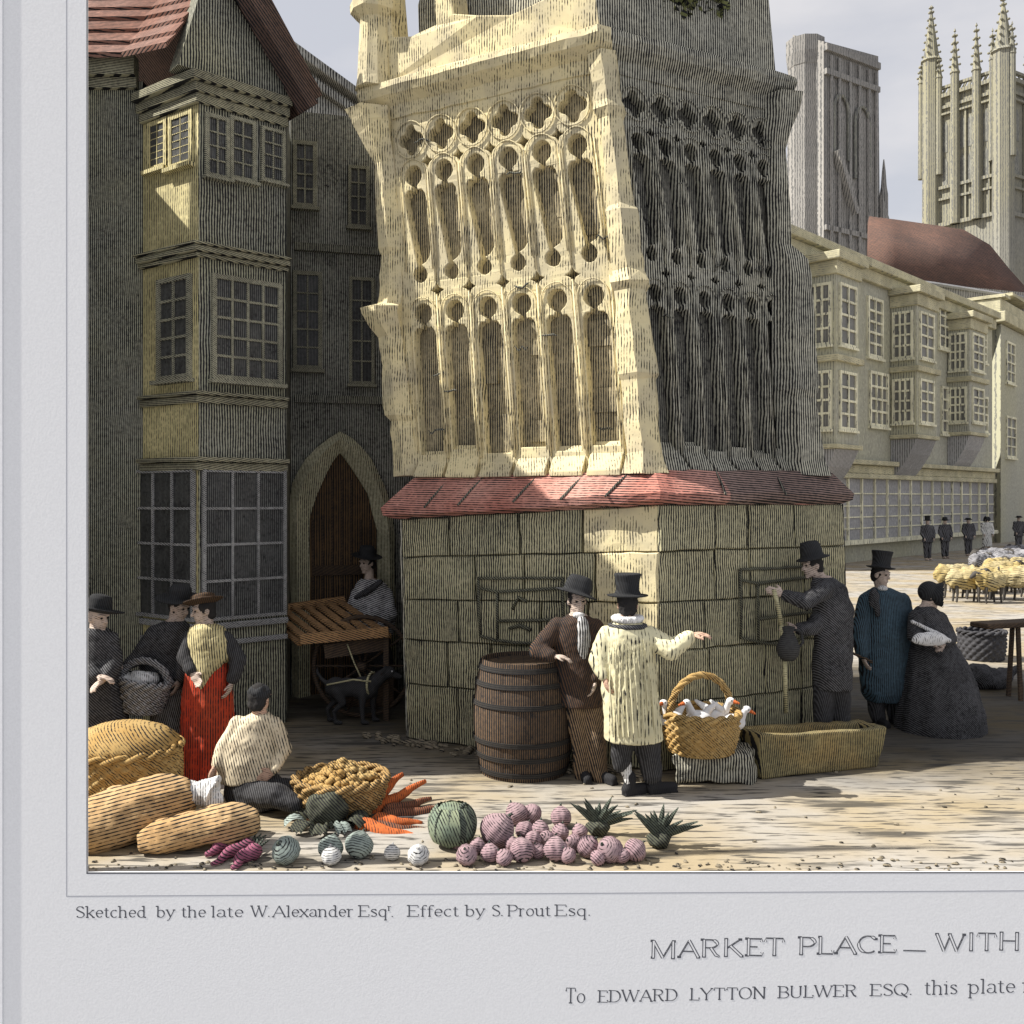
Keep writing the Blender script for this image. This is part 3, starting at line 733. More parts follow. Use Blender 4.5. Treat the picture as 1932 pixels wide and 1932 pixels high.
# windows
def win(w, r, c, n, lit=False, **k): return window(w, r, c, n, house, k.pop('fm', M['frame']), M['glass_lit'] if lit else M['glass'], **k)
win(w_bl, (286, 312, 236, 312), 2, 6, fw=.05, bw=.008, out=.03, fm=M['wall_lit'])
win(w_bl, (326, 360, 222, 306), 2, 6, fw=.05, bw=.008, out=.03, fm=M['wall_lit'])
win(w_bf, (392, 424, 226, 330), 2, 4, fw=.04, bw=.014); win(w_bf, (438, 474, 232, 336), 2, 4, fw=.04, bw=.014); win(w_bf, (496, 530, 250, 340), 2, 4, fw=.035, bw=.014)
win(w_bl, (306, 358, 532, 708), 2, 5, fw=.05, bw=.028); win(w_bf, (406, 522, 535, 712), 4, 5, fw=.05, bw=.026)
win(w_bl, (258, 366, 892, 1160), 3, 4, fw=.035, bw=.028, fm=M['frame_grey'], sill=False); win(w_bf, (386, 532, 892, 1160), 3, 4, fw=.035, bw=.028, fm=M['frame_grey'], sill=False)
win(w_rear, (560, 590, 275, 385), 2, 4, fw=.05, bw=.02); win(w_rear, (560, 600, 520, 690), 2, 5, fw=.05, bw=.02)
win(w_rear, (662, 690, 320, 425), 2, 4, fw=.04, bw=.02); win(w_rear, (664, 700, 530, 720), 2, 5, fw=.04, bw=.02)
mb = MB(); u0, u1, z0, z1 = w_rear.rect(556, 760, 480, 466); w_rear.slab(mb, u0, u1, z0, z1, .002, .08); mb.build('string_course', M['wall'], house); mb = MB()
u0, u1, z0, z1 = w_rear.rect(556, 760, 762, 748); w_rear.slab(mb, u0, u1, z0, z1, .002, .07); mb.build('string_course', M['wall'], house)
# gable over the bay front
ap = w_bf.p(w_bf.u(386), zf(-60, 10.3), .05)
gb = MB(); tri = [w_bf.p(-.25, zf(138), .06), w_bf.p(w_bf.len+.05, zf(138), .06), w_bf.p(w_bf.u(392)+.0, zf(-70, 10.3), .06)]
gb.extr(tri, -w_bf.n*.25); gb.build('gable', M['wall'], house)
bd = MB(); e0 = w_bf.p(w_bf.len+.12, zf(215, 10.9), .30); e1 = w_bf.p(w_bf.u(398), zf(-70, 10.3), .30)
bd.bar(e0, e1, .14, .24, up=w_bf.n); bd.bar(e0+V((.06,.02,.11)), e1+V((.06,.02,.11)), .24, .05, up=w_bf.n)
e2 = w_bf.p(-.3, zf(120, 10.22), .30); bd.build('bargeboard', M['barge'], house)
rf = MB(); r0 = w_bf.p(w_bf.len+.2, zf(205, 10.9), .25); r1 = w_bf.p(w_bf.u(398), zf(-75, 10.3), .25)
bk_ = -w_bf.n*3.2
rf.hexa([r0, r1, r1+bk_, r0+bk_, r0+V((.03,0,.1)), r1+V((.03,0,.1)), r1+bk_+V((.03,0,.1)), r0+bk_+V((.03,0,.1))])
rf.build('roof', M['barge'], house)
# red tiled slope over the left wall and the bay's left side
rr = MB(); n_rows = 13
a0 = w_left.p(-.2, zf(126, 10.8), .20); a1 = w_bl.p(w_bl.len*.02, zf(126, 10.8), .28); a2 = w_bl.p(w_bl.len*.95, zf(112, 10.22), .34)
for k in range(n_rows):        # tiles in overlapping courses
    f0, f1 = k/n_rows, (k+1.25)/n_rows
    up = lambda p, f: p+V((0.95*f if p is a0 else .55*f, 1.5*f, 2.4*f))
    q = [up(a0, f0), up(a1, f0), up(a1, f1), up(a0, f1)]; h = V((0,-.03,.05))
    rr.hexa([x for x in q]+[q[0]+h, q[1]+h, q[2]+h*.2, q[3]+h*.2])
    q = [up(a1, f0), up(a2, f0), up(a2, f1), up(a1, f1)]
    rr.hexa([x for x in q]+[q[0]+h, q[1]+h, q[2]+h*.2, q[3]+h*.2])
rr.jitter(.03, 4.).build('roof', M['roof_red'], house)
# pointed stone doorway with a plank door
def px_on(w, px, py): return w.u(px), w.z(px, py)
outer = [(552, 1150), (546, 1050), (543, 960), (553, 905), (583, 856), (622, 826), (640, 815), (668, 830), (700, 868), (728, 925), (742, 1000), (746, 1150)]
inner = [(584, 1150), (584, 1060), (582, 985), (592, 945), (612, 900), (638, 852), (660, 880), (692, 930), (710, 1000), (712, 1150)]
def arcpt(l): return [px_on(w_rear, *p) for p in l]
o_, i_ = arcpt(outer), arcpt(inner)
zlow = 0.0; o_[0] = (o_[0][0], zlow); o_[-1] = (o_[-1][0], zlow); i_[0] = (i_[0][0], zlow); i_[-1] = (i_[-1][0], zlow)
door = MB(); door.extr([w_rear.p(u, z, .03) for u, z in i_], -w_rear.n*.02)
dr = door.build('door', M['plank'], house)
vb = MB()
for k in range(7):
    px = 590+k*18; top = 1000-abs(px-640)*-0; 
    u, zt = px_on(w_rear, px, 905 if 610 < px < 670 else 980); w_rear.slab(vb, u-.012, u+.012, 0.02, zt, .031, .05)
w_rear.slab(vb, i_[0][0]+.03, i_[-1][0]-.03, 1.55, 1.68, .031, .07); vb.build('door_ledge', M['wood_dark'], dr)
ab = MB()
# match outline lengths by resampling
def resample(pl, n):
    L = [0]
    for a, b in zip(pl[:-1], pl[1:]): L.append(L[-1]+math.hypot(b[0]-a[0], b[1]-a[1]))
    out = []
    for k in range(n):
        t = L[-1]*k/(n-1); j = max(i for i in range(len(L)) if L[i] <= t+1e-9); j = min(j, len(pl)-2)
        f = (t-L[j])/(L[j+1]-L[j]); out.append((pl[j][0]+(pl[j+1][0]-pl[j][0])*f, pl[j][1]+(pl[j+1][1]-pl[j][1])*f))
    return out
ro = resample(o_, 41); ri_ = resample(i_, 41)
sec = []
for (a, b), (c, d) in zip(ro, ri_):
    m = ((a*.65+c*.35), (b*.65+d*.35))
    sec.append([w_rear.p(a, b, .002), w_rear.p(a, b, .12), w_rear.p(*m, .22), w_rear.p(c, d, .10), w_rear.p(c, d, .002)])
ab.rings(sec); ab.build('door_arch', M['arch'], house, rough=.008)

# ------------------------------------------------------------------ grey house behind it with a brick chimney stack
gh = thing('grey_house', (-6, 18.5, 0), 'tall grey stone house rising behind the bay house, with red brick chimney', 'house')
wg = Wall(xy(440, 16), xy(700, 20)); zt = lambda py, Y: EYE+(HY-py)*Y/F
g1 = MB(); wg.slab(g1, 0, wg.len, 0, zt(62, 16.5), -2, 0); g1.build('wall', M['greystone'], gh)
g2 = MB(); wg.slab(g2, -.05, wg.len+.05, zt(62, 16.5)+.002, zt(40, 16.5), -2.1, .22); wg.slab(g2, -.03, wg.len, zt(95, 16.5), zt(75, 16.5), .002, .12); g2.build('cornice', M['greystone'], gh, bevel=.03)
g3 = MB(); wg.slab(g3, .1, 1.2, zt(38, 16.5), zt(-90, 16.5), -1.2, -.3); wg.slab(g3, .04, 1.26, zt(38, 16.5), zt(26, 16.5), -1.26, -.24); g3.build('chimney', M['brick'], gh, bevel=.02)

# ------------------------------------------------------------------ neighbour on the left, outside the picture; its eaves throw the long shadow
nb = thing('neighbour_house', (-7, 9.6, 0), 'plastered house at the far left edge of the square', 'house')
n1 = MB(); n1.prism([(-8.6, 8.47), (-5.1, 8.47), (-5.1, 10.03), (-8.6, 10.03)], 0, 8.35); n1.build('wall', M['wall'], nb)
n2 = MB(); n2.extr([(-5.02, 8.45, 8.352), (-8.7, 8.45, 8.352), (-6.9, 8.45, 9.8)], (0, 1.58, 0)); n2.build('roof', M['roof_red'], nb)
n3 = MB(); n3.prism([(-8.6, 10.032), (-5.1, 10.032), (-5.1, 11.2), (-8.6, 11.2)], 0, 7.2); n3.build('rear_wing', M['wall'], nb)

# ------------------------------------------------------------------ right: the long street of oriel houses
wr = Wall(xy(1450, 33.4), xy(1932, 54))
EAV = 11.9
row = thing('oriel_house', wr.p(wr.len*.4, 0), 'long pale yellow house with oriel windows and shop front, right of the cross', 'house')
def uw(px): return wr.u(px)
mb = MB(); wr.slab(mb, 0, uw(1872), 0, EAV, -8, 0); mb.build('wall', M['far_wall'], row)
mb = MB(); wr.slab(mb, -.1, uw(1872), EAV+.002, EAV+.35, -8.1, .45); wr.slab(mb, -.1, uw(1872), EAV-.5, EAV-.004, .003, .22); mb.build('cornice', M['far_trim'], row, bevel=.04)
def fwin(px0, px1, py0, py1, c, r, **k): window(wr, (px0, px1, py0, py1), c, r, row, M['far_frame'], M['far_glass'], fw=.12, bw=.09, out=.1, **k)
for r, c, n in (((1637, 1661, 568, 670), 2, 5), ((1641, 1671, 708, 800), 3, 4), ((1771, 1790, 578, 655), 2, 4), ((1776, 1794, 735, 815), 2, 4), ((1846, 1858, 628, 680), 2, 4), ((1846, 1860, 752, 812), 2, 4)):
    fwin(*r, c, n)
def oriel(pxe, d, ln, py0, pyb, rows):
    """a two-storey oriel with a lit left cheek; pxe = picture column of its near corner"""
    # find wall position so that the outer left edge stands at pxe
    k = (pxe-CX)/F; a = wr.a+wr.n*d; u = (k*a.y-a.x)/(wr.t.x-k*wr.t.y)
    Y = (wr.p(u, 0, d)).y; z1 = EYE+(HY-py0)*Y/F; z0 = EYE+(HY-pyb)*Y/F
    b = MB(); wr.slab(b, u, u+ln, z0, z1, .002, d); o = b.build('oriel', M['far_wall'], row)
    def collar(za, zb_, e):
        t = MB(); wr.slab(t, u-e, u+ln+e, za, zb_, .004, d+e); t.build('oriel_moulding', M['far_trim'], o, bevel=.03)
    collar(z1+.002, z1+.3, .28); collar(z1-.5, z1-.004, .1); zm = z0+(z1-z0)*.47
    collar(zm-.12, zm+.12, .16); collar(z0-.15, z0+.02, .12)
    # corbel below
    cb = MB(); prof = [(d, z0-.16), (d*.75, z0-.8), (d*.4, z0-1.4), (.02, z0-1.9)]
    for (da, za), (db, zb2) in zip(prof[:-1], prof[1:]):
        cb.hexa([wr.p(u, zb2, db), wr.p(u+ln, zb2, db), wr.p(u+ln, zb2, .004), wr.p(u, zb2, .004), wr.p(u, za, da), wr.p(u+ln, za, da), wr.p(u+ln, za, .004), wr.p(u, za, .004)])
    cb.build('corbel', M['far_shop'], o)
    cheek = Wall((wr.p(u, 0, 0).x, wr.p(u, 0, 0).y), (wr.p(u, 0, d).x, wr.p(u, 0, d).y)); front = Wall((wr.p(u, 0, d).x, wr.p(u, 0, d).y), (wr.p(u+ln, 0, d).x, wr.p(u+ln, 0, d).y))
    h = z1-z0
    for zz0, zz1 in ((.52, .90), (.06, .42)):
        window(cheek, (d*.18, d*.80, z0+h*zz0+.25, z0+h*zz1-.2), 3, rows, o, M['far_frame'], M['far_glass'], fw=.1, bw=.08, out=.08, px=False, name='window')
        window(front, (ln*.18, ln*.8, z0+h*zz0+.25, z0+h*zz1-.2), 2, rows, o, M['far_frame'], M['far_glass'], fw=.1, bw=.08, out=.08, px=False, name='window')
oriel(1577, 1.25, 1.9, 490, 838, 4); oriel(1729, 1.1, 2.2, 553, 820, 4); oriel(1829, 1.0, 2.2, 600, 815, 4)
# shop front
sh = MB(); zs0, zs1 = 0, 3.7
sp_ = MB(); wr.slab(sp_, 0, uw(1872), .9, 3.35, .002, .06); so = sp_.build('shop_front', M['far_shop'], row)
bb = MB()
for k in range(30):
    u = uw(1590)-6+k*1.25
    if 0 < u < uw(1868): wr.slab(bb, u-.05, u+.05, .9, 3.35, .06, .14)
for z in (1.35, 1.8, 2.25, 2.75): wr.slab(bb, 0, uw(1872), z-.025, z+.025, .06, .10)
bb.build('glazing_bar', M['far_frame'], so)
fb = MB(); wr.slab(fb, 0, uw(1872), 3.352, 3.55, .004, .25); wr.slab(fb, 0, uw(1872), 3.556, 3.9, .004, .16); wr.slab(fb, 0, uw(1872), 3.906, 4.1, .004, .4); fb.build('fascia', M['far_trim'], row, bevel=.03)
fs_ = MB(); wr.slab(fs_, 0, uw(1872), .72, .898, .004, .3); fs_.build('sill', M['far_frame'], row)

# yellow house closing the street
eh = thing('end_house', (31, 60, 0), 'pale yellow gabled house closing the street at the right edge', 'house')
we = Wall(xy(1868, 56), xy(1888, 54.5)); wf = Wall(xy(1888, 54.5), xy(2000, 66))
Z = lambda py, Y: EYE+(HY-py)*Y/F
eb = MB(); eb.prism([(we.a.x, we.a.y), (we.b.x, we.b.y), (wf.b.x, wf.b.y), (we.a.x+2, wf.b.y+6)], 0, Z(614, 55)); eb.build('wall', M['far_wall'], eh)
ec = MB(); eb2 = Wall((we.a.x-.4, we.a.y), (we.b.x, we.b.y-.4)); wf.slab(ec, -.4, wf.len, Z(612, 55), Z(592, 55), -3, .35); wf.slab(ec, -.2, wf.len, Z(591.5, 55), Z(566, 55), -3, .05); ec.build('parapet', M['far_trim'], eh, bevel=.05)
e3 = MB(); wf.slab(e3, -.3, .9, Z(565.5, 55), Z(560, 55), -2, .3); wf.slab(e3, 1.8, wf.len, Z(565.5, 57), Z(560, 57), -2, .2); e3.build('cornice', M['far_trim'], eh)
window(wf, (1898, 1912, 650, 720), 2, 4, eh, M['far_frame'], M['far_glass'], fw=.12, bw=.08, out=.1); window(wf, (1898, 1914, 790, 860), 2, 4, eh, M['far_frame'], M['far_glass'], fw=.12, bw=.08, out=.1)

# house with the big red-brown roof behind the row
rh = thing('red_roof_house', (27, 60, 0), 'house with a large hipped red-brown tiled roof behind the oriel house', 'house')
q = [W(1660, 522, 56), W(1945, 558, 60), W(1815, 431, 66), W(1660, 412, 64)]
b4 = MB(); b4.prism([(q[0].x, q[0].y), (q[1].x, q[1].y), (q[1].x+1, q[1].y+13), (q[0].x, q[0].y+14)], 0, q[0].z-.1); b4.build('wall', M['far_stone'], rh)
e = q[1]; hip = W(1872, 470, 63)
rb4 = MB()
ridge = [W(1640, 408, 64), W(1690, 414, 64.2), W(1760, 424, 65), W(1818, 433, 66), W(1868, 462, 64.2), W(1905, 508, 62), W(1948, 556, 60.5)]
eave = [W(1640, 516, 55.6), W(1690, 524, 56.4), W(1760, 533, 57.3), W(1818, 542, 58.2), W(1868, 550, 59), W(1905, 555, 59.6), W(1952, 562, 60.3)]
rings = [[a, b, b+V((0,.3,-.3)), a+V((.0,.5,-.4))] for a, b in zip(eave, ridge)]
rb4.rings(rings); rb4.build('roof', M['far_roof'], rh, smooth=True)
fe = MB(); fe.tube([p+V((0,-.1,-.1)) for p in eave], .12, 5); fe.build('gutter', M['far_shop'], rh)

# ------------------------------------------------------------------ ruined tower
rt = thing('ruined_tower', (27, 88, 0), 'grey roofless stone tower between the market cross and the pinnacled church', 'tower')
ta, tb, tcn = xy(1496, 88), xy(1554, 84), xy(1656, 88)
w1, w2 = Wall(ta, tb), Wall(tb, tcn)
t1 = MB(); cxx = (ta[0]+tcn[0])/2
zT = lambda py, Y=85: EYE+(HY-py)*Y/F
pl_ = [(ta[0], ta[1]), (tb[0], tb[1]), (tcn[0]+.5, tcn[1]), (cxx+1, 95)]
lo = [V((x, y, 0)) for x, y in pl_]; hi = [V((x, y, z)) for (x, y), z in zip(pl_, (zT(66, 88), zT(88), zT(106, 88), zT(90, 95)))]
hi[2].x -= .45
t1.rings([lo, hi]); t1.build('wall', M['far_stone'], rt, rough=.0)
tt = MB(); tt.lathe((w1.p(w1.len*.55, 0, .2).x, w1.p(0, 0).y-1.6, 0), [(1.7,0),(1.65,zT(300)),(1.55,zT(120)),(1.6,zT(118)),(1.75,zT(95)),(1.75,zT(66)),(1.4,zT(66)+.01)], 10); tt.build('stair_turret', M['far_stone'], rt)
for py, h, o in ((150, .5, .35), (440, .45, .3), (106, .6, .4)):
    st = MB(); w2.slab(st, 0, w2.len*.99, zT(py), zT(py)+h, .003, o); st.build('string_course', M['far_stone'], rt)
rs_ = MB()
for px in (1565, 1580, 1600, 1618, 1636, 1650):
    u = w2.u(px); w2.slab(rs_, u-.14, u+.14, 14, zT(106)-.3, .003, .3)
rs_.build('buttress_rib', M['far_stone'], rt)
dg_ = MB()      # the line of the vanished roof, and blind arches
A = w2.p(w2.u(1570), zT(290), .35); B = w2.p(w2.u(1606), zT(400), .35); dg_.bar(A, B, .5, .9, up=w2.n); dg_.build('roof_scar', M['far_stone'], rt)
ar = MB()
for cx_, w_, zt_, zb_ in ((1584, 1.0, 180, 300), (1624, 1.0, 188, 330)):
    uc = w2.u(cx_); pts = []
    for k in range(9):
        a = PI*k/8; pts.append(w2.p(uc+w_*math.cos(a), zT(zt_)-w_*1.6+w_*1.6*math.sin(a), .2))
    ar.tube([w2.p(uc+w_, zT(zb_), .2)]+pts+[w2.p(uc-w_, zT(zb_), .2)], .16, 5)
ar.build('blind_arch', M['far_dark'], rt)
br = MB(); u = w2.u(1662)
wbx = [w2.p(w2.len-.2, 0, .3), w2.p(w2.len+1.5, 0, .3)]
zz = zT(385)
br.hexa([w2.p(w2.len-.1, 0, .6), w2.p(w2.len+1.35, 0, .6), w2.p(w2.len+1.35, 0, -1.6), w2.p(w2.len-.1, 0, -1.6),
         w2.p(w2.len-.1, zT(350), .6), w2.p(w2.len+1.0, zT(400), .6), w2.p(w2.len+1.0, zT(400), -1.6), w2.p(w2.len-.1, zT(350), -1.6)])
br.build('buttress', M['far_stone'], rt)
pn = MB(); p = w2.p(w2.len+.75, 0, .1); pn.lathe((p.x, p.y, 0), [(.42, zT(405)), (.4, zT(345)), (.28, zT(330)), (.18, zT(300)), (.05, zT(276))], 8); pn.build('pinnacle', M['far_stone'], rt)

# ------------------------------------------------------------------ pinnacled church tower
ct = thing('church_tower', (62, 128, 0), 'tall yellowish church tower with crocketed pinnacles at the right edge', 'church tower')
ca, cb_, cc_ = xy(1757, 127), xy(1893, 120), xy(2010, 127)
c1, c2 = Wall(ca, cb_), Wall(cb_, cc_)
zc = lambda py, Y=120: EYE+(HY-py)*Y/F
topz = zc(150)
k1 = MB(); k1.prism([ca, cb_, cc_, (cb_[0]-1, 135)], 0, topz); k1.build('wall', M['far_yellow'], ct)
for w in (c1, c2):
    for py, h, o in ((150, .5, .5), (172, .4, .35), (185, .25, .5), (330, .4, .4), (352, .3, .4), (404, .5, .45)):
        k2 = MB(); w.slab(k2, -.1, w.len+.1, zc(py), zc(py)+h, .004, o); k2.build('string_course', M['far_yellow'], ct)
k3 = MB()
for w in (c1, c2):
    for f in (.30, .40, .5, .62, .72, .82): w.slab(k3, w.len*f-.1, w.len*f+.1, zc(403), zc(186), .004, .3)
    for f in (.36, .66): w.slab(k3, w.len*f-.28, w.len*f+.28, zc(403), topz, .005, .7)
k3.build('panel_rib', M['far_yellow'], ct)
for w in (c1, c2):
    for f0 in (.205, .345, .45, .56, .67, .77):
        for zt_, zb_ in ((196, 258), (268, 326)):
            u = w.len*f0; ww = w.len*.036; z0_, z1_ = zc(zb_), zc(zt_)
            poly = [w.p(u-ww, z0_, .05), w.p(u+ww, z0_, .05), w.p(u+ww, z1_-ww*2, .05), w.p(u, z1_, .05), w.p(u-ww, z1_-ww*2, .05)]
            k4 = MB(); k4.extr(poly, -w.n*.03); k4.build('belfry_light', M['far_dark'], ct)
k5 = MB()           # pierced battlement band
for w in (c1, c2):
    w.slab(k5, 0, w.len, topz+.002, topz+.4, -.4, .12); w.slab(k5, 0, w.len, topz+1.3, topz+1.65, -.4, .12)
    n = 14
    for k in range(n):
        u = w.len*(k+.5)/n; k5.bar(w.p(u-.28, topz+.4, -.1), w.p(u+.28, topz+1.3, -.1), .3, .16, up=w.n)
k5.build('battlement', M['far_yellow'], ct)
def spire(p, base, zb, ztip, r, big):
    m = MB(); m.lathe((p.x, p.y, 0), [(r*1.15, base), (r, zb), (r*1.2, zb+.1), (r*.9, zb+.5), (r*.08, ztip-.5), (r*.3, ztip-.4), (.03, ztip)], 8)
    n = int((ztip-zb)/1.05)
    for k in range(n):
        f = (k+.5)/n; rr_ = r*.9*(1-f)+.06
        for j in range(4):
            a = PI/2*j+PI/4; m.ell((p.x+(rr_+.1)*math.cos(a), p.y+(rr_+.1)*math.sin(a), zb+.6+(ztip-zb-1.1)*f), (.2, .2, .16), n=6, m=4)
    return m
for p, base, zb, zt_, r, big in ((c1.a, 2, zc(118, 127), zc(10, 127), 1.15, 1), (c1.p(c1.len*.36, 0, .4), zc(404), zc(138, 124), zc(52, 124), .55, 0), (c1.p(c1.len*.66, 0, .4), zc(404), zc(134, 122), zc(42, 122), .55, 0),
                             (c1.b, 2, zc(100), zc(-6), 1.3, 1), (c2.p(c2.len*.36, 0, .4), zc(404), zc(134, 122), zc(46, 122), .55, 0)):
    spire(p, base, zb, zt_, r, big).build('pinnacle', M['far_yellow'] if not big else M['far_yellow'], ct)
for w, u0, dx in ((c1, c1.a, 1.9), (c1, c1.b, 1.9)):
    for s in (-1, 1):
        p = u0+c1.t*dx*s*.62; spire(p+c1.n*.3, zc(300), zc(110), zc(62) if w is c1 and u0 is c1.a else zc(48), .42, 0).build('pinnacle', M['far_yellow'], ct)

# ------------------------------------------------------------------ the printed sheet: margin, impression line, lettering, mount
PY = 6.515
def S_(px, py, d=0.): 
    p = W(px, py, PY); return V((p.x, PY-d, p.z))
sheet = thing('paper_margin', S_(100, 1800), 'cream white paper margin with engraved captions along the left and bottom of the picture', 'paper')
pm_ = MB()
L_ = [S_(x, y) for x, y in ((-120,-200),(165,-200),(165,1645),(3000,1645),(3000,2160),(-120,2060))]
pm_.extr(L_, (0, .012, 0)); pm_.build('sheet', M['paper'], sheet)
im = MB()
def line(mb, x0, y0, x1, y1, w, d=.0006):
    dx, dy = x1-x0, y1-y0; l = math.hypot(dx, dy); nx, ny = -dy/l*w/2, dx/l*w/2
    q = [S_(x0+nx, y0+ny, d), S_(x0-nx, y0-ny, d), S_(x1-nx, y1-ny, d), S_(x1+nx, y1+ny, d)]
    mb.extr(q, (0, .0004, 0))
line(im, 125.5, -200, 125.5, 1690, 1.6); line(im, 125, 1691, 3000, 1674.5, 2.0); im.build('impression_line', M['ink_line'], sheet)
bl = MB(); line(bl, 164.2, -200, 164.2, 1647, 2.0); line(bl, 163, 1647.5, 3000, 1645.5, 2.6); bl.build('border_line', M['ink_grey'], sheet)
mt = MB(); q = [S_(x, y) for x, y in ((-160,-220),(6,-220),(6,2080),(-160,2080))]
mt.extr([p+V((0,-.010,0)) for p in q], (0, .0085, 0)); tag(mt.build('mount_board', M['mount'], None, bevel=.003), 'pale grey mount board edge overlapping the paper at the far left', 'mount board')

